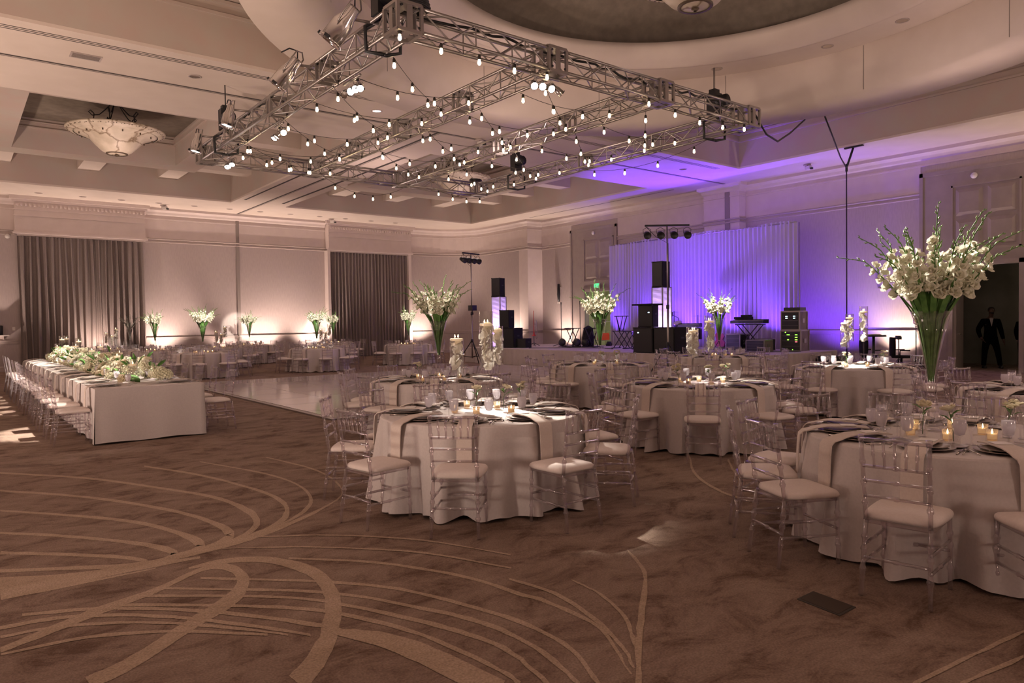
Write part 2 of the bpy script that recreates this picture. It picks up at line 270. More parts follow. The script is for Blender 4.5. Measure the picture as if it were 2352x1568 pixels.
SW=[((0.39,9.71,0.39,9.83),(0.54,9.51,0.54,9.62),(0.68,9.31,0.69,9.42),(0.83,9.12,0.84,9.22),(0.97,8.91,0.98,9.02),(1.11,8.69,1.12,8.79),(1.24,8.44,1.26,8.54),(1.37,8.16,1.39,8.26),(1.49,7.89,1.51,7.99),(1.6,7.64,1.62,7.74),(1.69,7.43,1.71,7.53),(1.76,7.27,1.78,7.36),(1.81,7.13,1.84,7.23),(1.85,7.01,1.88,7.11),(1.88,6.89,1.92,6.99),(1.91,6.76,1.95,6.87),(1.93,6.62,1.97,6.74),(1.94,6.47,1.99,6.6),(1.94,6.33,2.01,6.47),(1.94,6.2,2.01,6.35),(1.94,6.09,2.02,6.23),(1.93,6.01,2.01,6.13),(1.92,5.95,1.99,6.03),(1.91,5.9,1.97,5.92),(1.9,5.87,1.94,5.83),(1.89,5.83,1.91,5.74),(1.87,5.78,1.87,5.67),(1.84,5.73,1.83,5.61),(1.81,5.68,1.79,5.56),(1.77,5.63,1.75,5.53),(1.73,5.58,1.71,5.49),(1.69,5.55,1.67,5.47),(1.64,5.51,1.63,5.45),(1.59,5.49,1.58,5.43),(1.54,5.46,1.53,5.42),(1.49,5.43,1.49,5.4)),
((0.34,8.64,0.34,8.74),(0.47,8.45,0.48,8.55),(0.61,8.27,0.62,8.37),(0.74,8.09,0.75,8.19),(0.86,7.9,0.87,8),(0.98,7.71,0.99,7.81),(1.08,7.51,1.1,7.61),(1.19,7.3,1.21,7.4),(1.28,7.1,1.3,7.19),(1.36,6.9,1.39,6.99),(1.43,6.73,1.46,6.82),(1.49,6.57,1.52,6.66),(1.53,6.43,1.56,6.52),(1.57,6.29,1.6,6.39),(1.59,6.17,1.63,6.27),(1.61,6.05,1.65,6.15),(1.62,5.93,1.67,6.05),(1.63,5.82,1.69,5.96),(1.62,5.72,1.7,5.86),(1.61,5.65,1.7,5.78),(1.61,5.61,1.69,5.68),(1.61,5.63,1.65,5.55),(1.62,5.64,1.61,5.47),(1.61,5.62,1.58,5.43),(1.58,5.59,1.56,5.42),(1.55,5.55,1.53,5.4),(1.52,5.52,1.5,5.39),(1.48,5.49,1.46,5.38),(1.44,5.47,1.43,5.38),(1.4,5.44,1.39,5.37),(1.37,5.41,1.36,5.37)),
((0.3,7.69,0.3,7.77),(0.39,7.58,0.39,7.65),(0.47,7.46,0.48,7.54),(0.56,7.35,0.57,7.42),(0.65,7.23,0.66,7.31),(0.73,7.11,0.74,7.19),(0.82,6.99,0.83,7.07),(0.9,6.86,0.92,6.95),(0.99,6.73,1,6.83),(1.06,6.61,1.08,6.7),(1.13,6.48,1.15,6.58),(1.18,6.36,1.21,6.46),(1.23,6.23,1.26,6.33),(1.27,6.11,1.3,6.21),(1.3,6,1.33,6.1),(1.33,5.89,1.36,6),(1.34,5.78,1.39,5.91),(1.36,5.68,1.41,5.83),(1.36,5.59,1.43,5.75),(1.36,5.52,1.44,5.67),(1.36,5.48,1.44,5.58),(1.36,5.49,1.42,5.47),(1.37,5.51,1.39,5.37),(1.37,5.5,1.35,5.33),(1.35,5.47,1.33,5.31),(1.32,5.44,1.3,5.3),(1.29,5.42,1.27,5.29),(1.25,5.41,1.23,5.3),(1.21,5.39,1.19,5.31),(1.16,5.38,1.15,5.32),(1.12,5.37,1.12,5.33)),
((0.26,6.85,0.26,6.92),(0.34,6.75,0.34,6.83),(0.42,6.66,0.43,6.74),(0.5,6.57,0.51,6.65),(0.58,6.48,0.59,6.56),(0.65,6.38,0.66,6.46),(0.73,6.28,0.74,6.36),(0.81,6.16,0.82,6.25),(0.89,6.05,0.9,6.13),(0.96,5.94,0.97,6.03),(1.01,5.84,1.03,5.94),(1.06,5.76,1.08,5.86),(1.09,5.68,1.12,5.79),(1.12,5.61,1.15,5.73),(1.14,5.54,1.18,5.67),(1.16,5.48,1.2,5.62),(1.17,5.44,1.21,5.58),(1.17,5.4,1.22,5.53),(1.17,5.39,1.23,5.48),(1.17,5.4,1.22,5.41),(1.18,5.44,1.2,5.32),(1.18,5.43,1.18,5.28),(1.17,5.41,1.16,5.26),(1.15,5.39,1.14,5.25),(1.13,5.37,1.11,5.25),(1.1,5.36,1.09,5.26),(1.07,5.35,1.06,5.27),(1.04,5.36,1.03,5.28),(1,5.37,0.99,5.3),(0.97,5.38,0.96,5.32),(0.93,5.39,0.92,5.34)),
((0.23,6.22,0.24,6.31),(0.31,6.15,0.31,6.23),(0.38,6.08,0.39,6.16),(0.46,6,0.46,6.08),(0.53,5.93,0.54,6.01),(0.6,5.86,0.61,5.94),(0.66,5.79,0.67,5.87),(0.73,5.72,0.74,5.8),(0.79,5.65,0.8,5.73),(0.84,5.59,0.86,5.67),(0.89,5.53,0.9,5.61),(0.92,5.48,0.94,5.56),(0.95,5.43,0.97,5.51),(0.97,5.39,0.99,5.47),(0.99,5.36,1.01,5.43),(1,5.33,1.02,5.4),(1,5.34,1.02,5.34),(1.01,5.36,1,5.29),(1,5.35,0.99,5.29),(0.98,5.34,0.98,5.28),(0.97,5.32,0.97,5.27)),
((1.7,9.02,1.72,9.11),(1.78,8.82,1.8,8.91),(1.85,8.64,1.87,8.72),(1.92,8.45,1.95,8.54),(1.99,8.26,2.02,8.35),(2.05,8.06,2.08,8.15),(2.11,7.84,2.14,7.93),(2.17,7.6,2.2,7.69),(2.21,7.37,2.24,7.46),(2.25,7.16,2.28,7.24),(2.28,6.97,2.32,7.05),(2.3,6.81,2.34,6.9),(2.31,6.67,2.35,6.76),(2.31,6.54,2.36,6.64),(2.3,6.42,2.36,6.52),(2.29,6.31,2.35,6.41),(2.28,6.22,2.34,6.3),(2.26,6.14,2.31,6.19),(2.24,6.08,2.28,6.08),(2.22,6.02,2.24,5.97),(2.19,5.97,2.2,5.87),(2.16,5.91,2.16,5.79),(2.13,5.85,2.11,5.72),(2.08,5.79,2.06,5.67),(2.04,5.74,2.02,5.62),(1.99,5.69,1.97,5.58),(1.94,5.64,1.92,5.55),(1.88,5.6,1.86,5.52),(1.82,5.57,1.81,5.5),(1.76,5.53,1.75,5.48),(1.71,5.5,1.7,5.46)),
((2.27,8.88,2.28,8.93),(2.35,8.6,2.37,8.66),(2.43,8.34,2.45,8.4),(2.51,8.09,2.53,8.15),(2.57,7.85,2.6,7.91),(2.62,7.64,2.65,7.7),(2.65,7.45,2.68,7.51),(2.67,7.27,2.7,7.34),(2.68,7.12,2.71,7.18),(2.68,6.97,2.71,7.03),(2.67,6.83,2.7,6.89),(2.65,6.69,2.69,6.75),(2.63,6.57,2.67,6.62),(2.6,6.45,2.64,6.5),(2.57,6.35,2.61,6.38),(2.54,6.27,2.57,6.26),(2.51,6.2,2.52,6.14),(2.47,6.12,2.47,6.05),(2.42,6.05,2.41,5.96),(2.37,5.98,2.36,5.89),(2.32,5.91,2.3,5.82),(2.26,5.85,2.24,5.77),(2.2,5.79,2.18,5.72),(2.14,5.73,2.12,5.67),(2.07,5.68,2.06,5.63),(2.01,5.63,2,5.59)),
((2.96,8.61,2.98,8.67),(3,8.39,3.02,8.45),(3.03,8.17,3.06,8.23),(3.06,7.97,3.09,8.03),(3.09,7.77,3.12,7.84),(3.1,7.59,3.13,7.66),(3.1,7.43,3.14,7.49),(3.1,7.29,3.13,7.35),(3.09,7.16,3.12,7.21),(3.07,7.03,3.1,7.07),(3.05,6.9,3.08,6.94),(3.02,6.77,3.05,6.8),(2.99,6.64,3.02,6.67),(2.96,6.52,2.98,6.54),(2.92,6.41,2.93,6.42),(2.88,6.32,2.89,6.3),(2.84,6.24,2.83,6.21),(2.79,6.18,2.78,6.14),(2.74,6.12,2.73,6.07),(2.68,6.06,2.66,6.01),(2.6,5.99,2.59,5.94),(2.51,5.92,2.49,5.86),(2.41,5.85,2.39,5.77),(2.3,5.77,2.28,5.69),(2.2,5.71,2.17,5.62),(2.11,5.66,2.08,5.56),(2.04,5.62,2.01,5.51),(1.97,5.59,1.94,5.47),(1.91,5.56,1.88,5.44),(1.85,5.54,1.82,5.41),(1.8,5.52,1.76,5.39),(1.74,5.51,1.71,5.36),(1.69,5.5,1.66,5.35),(1.64,5.49,1.61,5.33),(1.59,5.49,1.55,5.32),(1.54,5.48,1.5,5.31),(1.47,5.46,1.44,5.3),(1.41,5.45,1.37,5.29),(1.34,5.44,1.31,5.28),(1.27,5.42,1.25,5.27),(1.21,5.41,1.19,5.27),(1.16,5.39,1.14,5.25),(1.12,5.37,1.1,5.24),(1.08,5.36,1.06,5.23),(1.04,5.35,1.02,5.22),(0.98,5.36,0.96,5.24),(0.91,5.39,0.89,5.28),(0.83,5.43,0.81,5.33),(0.74,5.49,0.72,5.4),(0.65,5.55,0.64,5.46),(0.57,5.6,0.56,5.52),(0.49,5.65,0.49,5.57),(0.42,5.69,0.42,5.61),(0.35,5.74,0.35,5.66),(0.28,5.79,0.28,5.7),(0.21,5.83,0.21,5.75)),
((0.19,5.18,0.2,5.64),(0.26,5.18,0.27,5.6),(0.32,5.19,0.34,5.56),(0.39,5.19,0.41,5.51),(0.46,5.19,0.48,5.47),(0.53,5.19,0.55,5.44),(0.6,5.19,0.62,5.41),(0.67,5.19,0.69,5.39),(0.75,5.2,0.77,5.37),(0.82,5.2,0.84,5.35),(0.9,5.2,0.92,5.33),(0.98,5.19,1,5.31),(1.06,5.19,1.08,5.29),(1.14,5.19,1.16,5.27),(1.22,5.19,1.24,5.25),(1.31,5.18,1.32,5.23)),
((0.19,5.16,0.19,5.2),(0.25,5.16,0.25,5.2),(0.32,5.16,0.32,5.2),(0.39,5.15,0.39,5.2),(0.46,5.15,0.46,5.2),(0.52,5.15,0.52,5.2),(0.58,5.15,0.58,5.19),(0.62,5.15,0.63,5.19),(0.67,5.15,0.67,5.19),(0.72,5.15,0.72,5.19),(0.76,5.15,0.77,5.19),(0.81,5.15,0.82,5.19),(0.86,5.15,0.87,5.18),(0.92,5.15,0.92,5.18),(0.97,5.15,0.97,5.18),(1.02,5.15,1.03,5.18)),
((0.45,3.62,0.44,3.76),(0.48,3.64,0.48,3.78),(0.52,3.65,0.52,3.79),(0.56,3.67,0.56,3.81),(0.6,3.69,0.6,3.83),(0.64,3.72,0.64,3.86),(0.7,3.76,0.7,3.9),(0.76,3.81,0.76,3.95),(0.82,3.86,0.83,4.01),(0.89,3.92,0.89,4.07),(0.95,3.97,0.96,4.12),(1.01,4.02,1.02,4.18),(1.07,4.06,1.09,4.23),(1.13,4.1,1.15,4.28),(1.19,4.14,1.2,4.33),(1.24,4.19,1.25,4.38),(1.29,4.24,1.29,4.42),(1.33,4.3,1.32,4.47),(1.36,4.36,1.34,4.5),(1.39,4.42,1.36,4.54),(1.42,4.49,1.37,4.57),(1.45,4.58,1.38,4.58),(1.46,4.66,1.38,4.6),(1.46,4.73,1.38,4.63),(1.46,4.79,1.39,4.67),(1.46,4.83,1.39,4.71),(1.45,4.88,1.39,4.75),(1.43,4.92,1.38,4.78),(1.42,4.96,1.37,4.82),(1.4,4.98,1.36,4.85),(1.37,5,1.34,4.87),(1.35,5.01,1.32,4.89),(1.32,5.01,1.3,4.9),(1.29,5,1.28,4.9),(1.26,4.98,1.25,4.9),(1.22,4.96,1.21,4.88),(1.17,4.93,1.16,4.85),(1.11,4.89,1.11,4.81),(1.06,4.85,1.05,4.77),(1,4.81,0.99,4.72),(0.94,4.78,0.93,4.68),(0.88,4.75,0.87,4.65),(0.81,4.73,0.8,4.62),(0.75,4.71,0.74,4.59),(0.68,4.69,0.68,4.56),(0.62,4.67,0.62,4.54),(0.56,4.64,0.56,4.51),(0.5,4.6,0.5,4.48),(0.45,4.57,0.45,4.45),(0.39,4.54,0.39,4.43),(0.34,4.51,0.34,4.4),(0.3,4.48,0.3,4.38),(0.26,4.46,0.26,4.37),(0.22,4.43,0.22,4.35),(0.18,4.41,0.19,4.33),(0.15,4.39,0.15,4.32)),
((1.18,3,1.17,3.17),(1.21,3.02,1.2,3.2),(1.23,3.05,1.23,3.22),(1.26,3.08,1.26,3.25),(1.29,3.11,1.28,3.27),(1.33,3.15,1.31,3.3),(1.36,3.19,1.34,3.34),(1.39,3.23,1.37,3.38),(1.43,3.28,1.4,3.42),(1.47,3.34,1.44,3.46),(1.51,3.4,1.47,3.51),(1.55,3.48,1.5,3.58),(1.6,3.56,1.54,3.65),(1.65,3.65,1.59,3.73),(1.69,3.74,1.62,3.81),(1.73,3.84,1.65,3.88),(1.77,3.93,1.68,3.94),(1.79,4.01,1.69,3.99),(1.81,4.1,1.71,4.04),(1.83,4.17,1.72,4.09),(1.84,4.25,1.73,4.15),(1.85,4.32,1.74,4.21),(1.85,4.39,1.75,4.26),(1.85,4.46,1.75,4.32),(1.84,4.53,1.75,4.38),(1.83,4.59,1.74,4.44),(1.81,4.66,1.73,4.51),(1.78,4.73,1.71,4.58),(1.75,4.79,1.69,4.66),(1.72,4.86,1.66,4.73),(1.68,4.91,1.63,4.79),(1.63,4.96,1.59,4.84),(1.58,4.99,1.54,4.88),(1.53,5.03,1.49,4.92),(1.47,5.05,1.44,4.95),(1.42,5.07,1.4,4.97),(1.37,5.07,1.35,4.99),(1.33,5.07,1.31,4.99),(1.28,5.06,1.27,4.99),(1.24,5.05,1.23,4.99),(1.2,5.04,1.19,5)),
((1.77,4.76,1.79,4.8),(1.86,4.67,1.88,4.7),(1.95,4.57,1.97,4.61),(2.04,4.48,2.05,4.52),(2.12,4.38,2.14,4.42),(2.19,4.28,2.22,4.32),(2.27,4.16,2.29,4.2),(2.33,4.03,2.36,4.07),(2.4,3.9,2.42,3.94),(2.45,3.78,2.48,3.82),(2.49,3.67,2.52,3.7),(2.52,3.56,2.55,3.59),(2.54,3.46,2.57,3.49),(2.55,3.37,2.59,3.4),(2.56,3.28,2.6,3.31),(2.57,3.21,2.61,3.25),(2.59,3.17,2.62,3.2),(2.6,3.14,2.63,3.18),(2.6,3.12,2.64,3.16),(2.61,3.1,2.65,3.13),(2.61,3.05,2.65,3.08),(2.62,2.97,2.65,3),(2.62,2.89,2.66,2.92),(2.62,2.8,2.66,2.82),(2.62,2.7,2.65,2.72),(2.6,2.61,2.63,2.62),(2.56,2.52,2.59,2.53),(2.51,2.43,2.53,2.43),(2.46,2.34,2.48,2.34),(2.41,2.26,2.42,2.26),(2.37,2.18,2.38,2.18)),
((1.2,4.75,1.21,4.79),(1.32,4.63,1.33,4.68),(1.44,4.52,1.45,4.56),(1.56,4.4,1.57,4.44),(1.67,4.29,1.69,4.33),(1.77,4.19,1.78,4.23),(1.84,4.09,1.87,4.13),(1.91,4.01,1.93,4.05),(1.97,3.93,1.99,3.97),(2.02,3.85,2.04,3.89),(2.07,3.76,2.1,3.8),(2.12,3.65,2.14,3.69),(2.16,3.54,2.19,3.57),(2.2,3.42,2.23,3.46),(2.23,3.32,2.26,3.35),(2.26,3.22,2.29,3.26),(2.28,3.15,2.31,3.18),(2.3,3.08,2.33,3.11),(2.31,3.02,2.35,3.05),(2.32,2.96,2.36,2.99),(2.33,2.89,2.37,2.92),(2.34,2.82,2.37,2.85),(2.34,2.74,2.37,2.77),(2.34,2.67,2.37,2.69),(2.33,2.6,2.37,2.62),(2.32,2.53,2.35,2.54),(2.3,2.46,2.33,2.47),(2.27,2.39,2.3,2.4),(2.24,2.33,2.27,2.34),(2.21,2.27,2.24,2.27),(2.19,2.21,2.21,2.21)),
((0.94,4.75,0.95,4.79),(1.1,4.6,1.11,4.64),(1.26,4.45,1.27,4.49),(1.42,4.3,1.44,4.34),(1.57,4.16,1.59,4.2),(1.69,4.02,1.71,4.06),(1.79,3.88,1.81,3.92),(1.87,3.76,1.89,3.79),(1.93,3.63,1.95,3.67),(1.98,3.52,2,3.56),(2.02,3.42,2.05,3.46),(2.06,3.34,2.09,3.38),(2.1,3.26,2.13,3.3),(2.12,3.19,2.15,3.23),(2.14,3.13,2.18,3.17),(2.16,3.07,2.19,3.11),(2.17,3.01,2.21,3.05),(2.18,2.97,2.22,3),(2.19,2.92,2.23,2.95),(2.19,2.87,2.23,2.9),(2.2,2.82,2.23,2.85),(2.2,2.77,2.23,2.8),(2.2,2.71,2.23,2.74),(2.2,2.66,2.23,2.68),(2.19,2.6,2.23,2.62),(2.18,2.54,2.22,2.56),(2.17,2.49,2.21,2.5),(2.16,2.43,2.19,2.44),(2.15,2.37,2.18,2.39),(2.13,2.32,2.16,2.33),(2.12,2.26,2.15,2.28)),
((0.83,4.68,0.84,4.72),(0.93,4.59,0.94,4.64),(1.03,4.51,1.04,4.55),(1.13,4.43,1.14,4.47),(1.23,4.34,1.24,4.38),(1.32,4.26,1.33,4.3),(1.39,4.19,1.41,4.23),(1.46,4.12,1.47,4.16),(1.52,4.06,1.53,4.1),(1.58,3.98,1.59,4.02),(1.64,3.89,1.66,3.93),(1.7,3.77,1.72,3.81),(1.77,3.64,1.79,3.68),(1.83,3.5,1.86,3.54),(1.88,3.38,1.91,3.42),(1.93,3.27,1.96,3.31),(1.96,3.18,2,3.22),(1.99,3.1,2.02,3.14),(2.01,3.04,2.05,3.07),(2.03,2.97,2.06,3.01),(2.05,2.91,2.08,2.95),(2.06,2.86,2.09,2.89),(2.07,2.81,2.1,2.84),(2.07,2.77,2.11,2.79),(2.07,2.72,2.11,2.74),(2.07,2.67,2.1,2.69),(2.07,2.61,2.1,2.62),(2.05,2.54,2.08,2.56),(2.04,2.47,2.07,2.49),(2.03,2.41,2.06,2.42),(2.01,2.35,2.04,2.36)),
((0.68,4.63,0.69,4.67),(0.8,4.52,0.81,4.57),(0.93,4.41,0.94,4.46),(1.05,4.31,1.06,4.35),(1.16,4.2,1.18,4.25),(1.27,4.11,1.28,4.15),(1.35,4.02,1.37,4.06),(1.43,3.94,1.45,3.99),(1.5,3.86,1.51,3.91),(1.56,3.78,1.58,3.83),(1.62,3.69,1.64,3.73),(1.67,3.58,1.7,3.62),(1.72,3.47,1.75,3.51),(1.77,3.36,1.8,3.4),(1.81,3.24,1.84,3.28),(1.85,3.13,1.87,3.16),(1.87,3.01,1.9,3.04),(1.89,2.88,1.92,2.91),(1.91,2.76,1.94,2.79),(1.92,2.66,1.95,2.68),(1.93,2.58,1.95,2.6),(1.93,2.53,1.96,2.55),(1.93,2.5,1.96,2.52),(1.93,2.48,1.95,2.49),(1.92,2.46,1.95,2.47),(1.92,2.43,1.95,2.45)),
((0.27,4.79,0.27,4.84),(0.35,4.75,0.35,4.8),(0.42,4.71,0.43,4.77),(0.5,4.68,0.51,4.73),(0.58,4.63,0.59,4.68),(0.67,4.57,0.68,4.62),(0.76,4.49,0.77,4.54),(0.86,4.4,0.87,4.45),(0.96,4.3,0.97,4.35),(1.05,4.19,1.07,4.24),(1.14,4.09,1.16,4.14),(1.22,3.98,1.24,4.03),(1.31,3.86,1.32,3.91),(1.38,3.75,1.4,3.8),(1.44,3.64,1.47,3.69),(1.5,3.56,1.52,3.61),(1.53,3.5,1.55,3.54),(1.55,3.46,1.57,3.49),(1.56,3.42,1.58,3.45),(1.57,3.39,1.59,3.42),(1.59,3.36,1.6,3.38)),
((0.16,4.65,0.16,4.71),(0.22,4.64,0.22,4.7),(0.28,4.64,0.28,4.69),(0.33,4.63,0.33,4.69),(0.39,4.61,0.4,4.67),(0.46,4.59,0.46,4.64),(0.53,4.54,0.54,4.6),(0.61,4.49,0.62,4.54),(0.69,4.43,0.7,4.48),(0.77,4.36,0.78,4.41),(0.84,4.28,0.85,4.33),(0.92,4.2,0.93,4.25),(0.99,4.11,1,4.16),(1.06,4.02,1.07,4.07),(1.12,3.93,1.14,3.97),(1.18,3.85,1.2,3.89),(1.24,3.77,1.25,3.81),(1.28,3.7,1.3,3.74),(1.33,3.63,1.34,3.67),(1.37,3.57,1.38,3.6),(1.41,3.5,1.42,3.53)),
((0.16,4.52,0.16,4.56),(0.21,4.51,0.21,4.55),(0.27,4.51,0.27,4.55),(0.32,4.5,0.32,4.54),(0.38,4.48,0.38,4.52),(0.44,4.46,0.45,4.5),(0.51,4.42,0.52,4.46),(0.59,4.37,0.6,4.41),(0.67,4.32,0.68,4.36),(0.75,4.26,0.75,4.3),(0.82,4.19,0.83,4.23),(0.9,4.12,0.91,4.15),(0.97,4.03,0.98,4.07),(1.05,3.94,1.06,3.98),(1.11,3.86,1.12,3.9),(1.17,3.79,1.18,3.83),(1.21,3.74,1.22,3.77),(1.24,3.7,1.25,3.72),(1.27,3.66,1.28,3.68),(1.3,3.62,1.31,3.64),(1.32,3.58,1.33,3.6)),
((0.15,4.28,0.15,4.31),(0.22,4.27,0.22,4.3),(0.29,4.26,0.29,4.3),(0.37,4.25,0.37,4.29),(0.44,4.24,0.44,4.28),(0.52,4.22,0.52,4.26),(0.59,4.18,0.6,4.23),(0.67,4.14,0.67,4.19),(0.74,4.1,0.75,4.14),(0.82,4.05,0.82,4.09),(0.89,3.99,0.9,4.03),(0.96,3.93,0.97,3.97),(1.03,3.86,1.04,3.9),(1.1,3.79,1.11,3.82),(1.17,3.72,1.18,3.75),(1.24,3.65,1.25,3.68)),
((1.5,3.48,1.53,3.54),(1.53,3.4,1.57,3.48),(1.56,3.33,1.62,3.44),(1.59,3.26,1.66,3.38),(1.62,3.19,1.71,3.33),(1.64,3.12,1.74,3.26),(1.66,3.04,1.77,3.19),(1.67,2.97,1.8,3.11),(1.69,2.9,1.82,3.04),(1.7,2.82,1.83,2.96),(1.71,2.74,1.85,2.88),(1.72,2.67,1.86,2.8),(1.73,2.6,1.87,2.72),(1.73,2.52,1.88,2.64),(1.74,2.45,1.89,2.57),(1.74,2.38,1.9,2.5)),
((2.68,3.47,2.7,3.5),(2.69,3.4,2.72,3.42),(2.71,3.32,2.74,3.35),(2.72,3.25,2.75,3.28),(2.73,3.18,2.76,3.21),(2.73,3.1,2.77,3.13),(2.72,3.02,2.76,3.05),(2.71,2.94,2.75,2.96),(2.69,2.85,2.73,2.88),(2.67,2.78,2.71,2.8),(2.65,2.7,2.69,2.72),(2.63,2.63,2.67,2.65),(2.6,2.56,2.64,2.58),(2.58,2.5,2.61,2.51),(2.55,2.44,2.58,2.45),(2.53,2.39,2.56,2.4),(2.51,2.35,2.53,2.35),(2.49,2.31,2.51,2.31),(2.46,2.28,2.48,2.28),(2.44,2.25,2.46,2.25),(2.42,2.21,2.43,2.21)),
((2.97,3.21,2.98,3.23),(2.96,3.16,2.98,3.17),(2.96,3.11,2.98,3.12),(2.95,3.05,2.97,3.07),(2.95,3,2.97,3.02),(2.93,2.94,2.96,2.96),(2.91,2.88,2.94,2.89),(2.89,2.81,2.92,2.83),(2.86,2.75,2.89,2.76),(2.83,2.68,2.86,2.69),(2.8,2.63,2.83,2.63),(2.76,2.57,2.79,2.57),(2.72,2.52,2.75,2.52),(2.68,2.47,2.7,2.47),(2.64,2.43,2.67,2.42),(2.61,2.39,2.63,2.39),(2.59,2.36,2.61,2.36),(2.58,2.34,2.6,2.34),(2.56,2.33,2.58,2.32),(2.55,2.31,2.57,2.31),(2.54,2.29,2.56,2.29)),
((3.66,3.39,3.67,3.4),(3.6,3.31,3.63,3.32),(3.55,3.23,3.59,3.24),(3.5,3.15,3.54,3.17),(3.45,3.08,3.49,3.09),(3.39,3.01,3.43,3.01),(3.32,2.94,3.34,2.93),(3.23,2.87,3.25,2.85),(3.14,2.8,3.16,2.77),(3.05,2.73,3.07,2.7),(2.97,2.67,2.99,2.64),(2.9,2.61,2.92,2.58),(2.83,2.55,2.85,2.52),(2.76,2.5,2.78,2.47),(2.7,2.44,2.72,2.42),(2.63,2.39,2.65,2.36),(2.56,2.33,2.59,2.31),(2.5,2.27,2.52,2.25),(2.44,2.21,2.46,2.2),(2.38,2.16,2.4,2.14),(2.32,2.11,2.34,2.09)),
((3.24,1.33,3.26,1.35),(3.32,1.32,3.34,1.34),(3.4,1.31,3.43,1.33),(3.48,1.3,3.51,1.32),(3.57,1.29,3.6,1.31),(3.66,1.28,3.69,1.3),(3.76,1.27,3.79,1.28),(3.86,1.25,3.9,1.27),(3.97,1.24,4.01,1.26),(4.09,1.22,4.13,1.24),(4.21,1.21,4.24,1.22)),
((3.39,1.2,3.42,1.22),(3.48,1.19,3.51,1.2),(3.58,1.17,3.61,1.19),(3.68,1.15,3.71,1.17),(3.78,1.13,3.82,1.15),(3.89,1.12,3.92,1.13)),
((6.79,5.31,6.83,5.32),(6.6,5.14,6.64,5.15),(6.4,4.98,6.45,4.99),(6.22,4.83,6.27,4.84),(6.06,4.68,6.12,4.7),(5.92,4.53,6,4.57),(5.81,4.4,5.89,4.44),(5.72,4.27,5.8,4.32),(5.64,4.15,5.72,4.2),(5.58,4.04,5.66,4.09),(5.53,3.95,5.6,3.99),(5.5,3.86,5.56,3.9),(5.48,3.79,5.54,3.83),(5.47,3.72,5.52,3.75),(5.46,3.66,5.5,3.69),(5.44,3.59,5.48,3.62)),
((6.89,4.84,6.94,4.85),(6.78,4.75,6.83,4.76),(6.68,4.66,6.73,4.68),(6.58,4.58,6.64,4.6),(6.48,4.5,6.54,4.52),(6.4,4.42,6.46,4.44),(6.32,4.35,6.38,4.37),(6.24,4.28,6.31,4.3),(6.17,4.21,6.24,4.24),(6.11,4.15,6.17,4.17),(6.05,4.09,6.1,4.11)),
((1.77,5.41,1.77,5.44),(1.86,5.35,1.87,5.37),(1.95,5.28,1.96,5.31),(2.05,5.22,2.06,5.25),(2.14,5.15,2.15,5.18),(2.23,5.06,2.25,5.09),(2.33,4.97,2.34,5),(2.42,4.86,2.44,4.89),(2.51,4.75,2.53,4.78),(2.6,4.63,2.62,4.66),(2.68,4.51,2.7,4.54),(2.75,4.38,2.77,4.4),(2.81,4.24,2.83,4.26),(2.87,4.1,2.88,4.12),(2.92,3.96,2.94,3.98),(2.97,3.83,2.99,3.85)),
((1.49,5.29,1.49,5.31),(1.59,5.22,1.59,5.24),(1.69,5.15,1.69,5.17),(1.78,5.07,1.79,5.1),(1.89,4.99,1.9,5.02),(1.99,4.9,2,4.93),(2.1,4.79,2.11,4.82),(2.22,4.66,2.23,4.69),(2.33,4.53,2.35,4.56),(2.44,4.4,2.46,4.43),(2.53,4.26,2.55,4.3),(2.6,4.13,2.62,4.16),(2.66,4,2.68,4.03),(2.71,3.87,2.73,3.89),(2.76,3.74,2.78,3.76),(2.81,3.62,2.83,3.64)),
]
# ================================================ THE ROOM
X0, X1, Y0, Y1, ZC = -3.3, 23.3, -5.0, 32.9, 6.6
fl = ST(MB().bb(X0 - .2, 28.6, Y0 - .2, Y1 + .2, -.1, 0).obj('floor', M_carpet))
for qi, q in enumerate(SW):
    mb = MB(); zz = .001 + .00008 * qi
    mb.strip([(a, b, zz) for a, b, c, d in q], [(c, d, zz) for a, b, c, d in q], False)
    o = mb.obj('carpet_swirl', M_swoosh, fl)
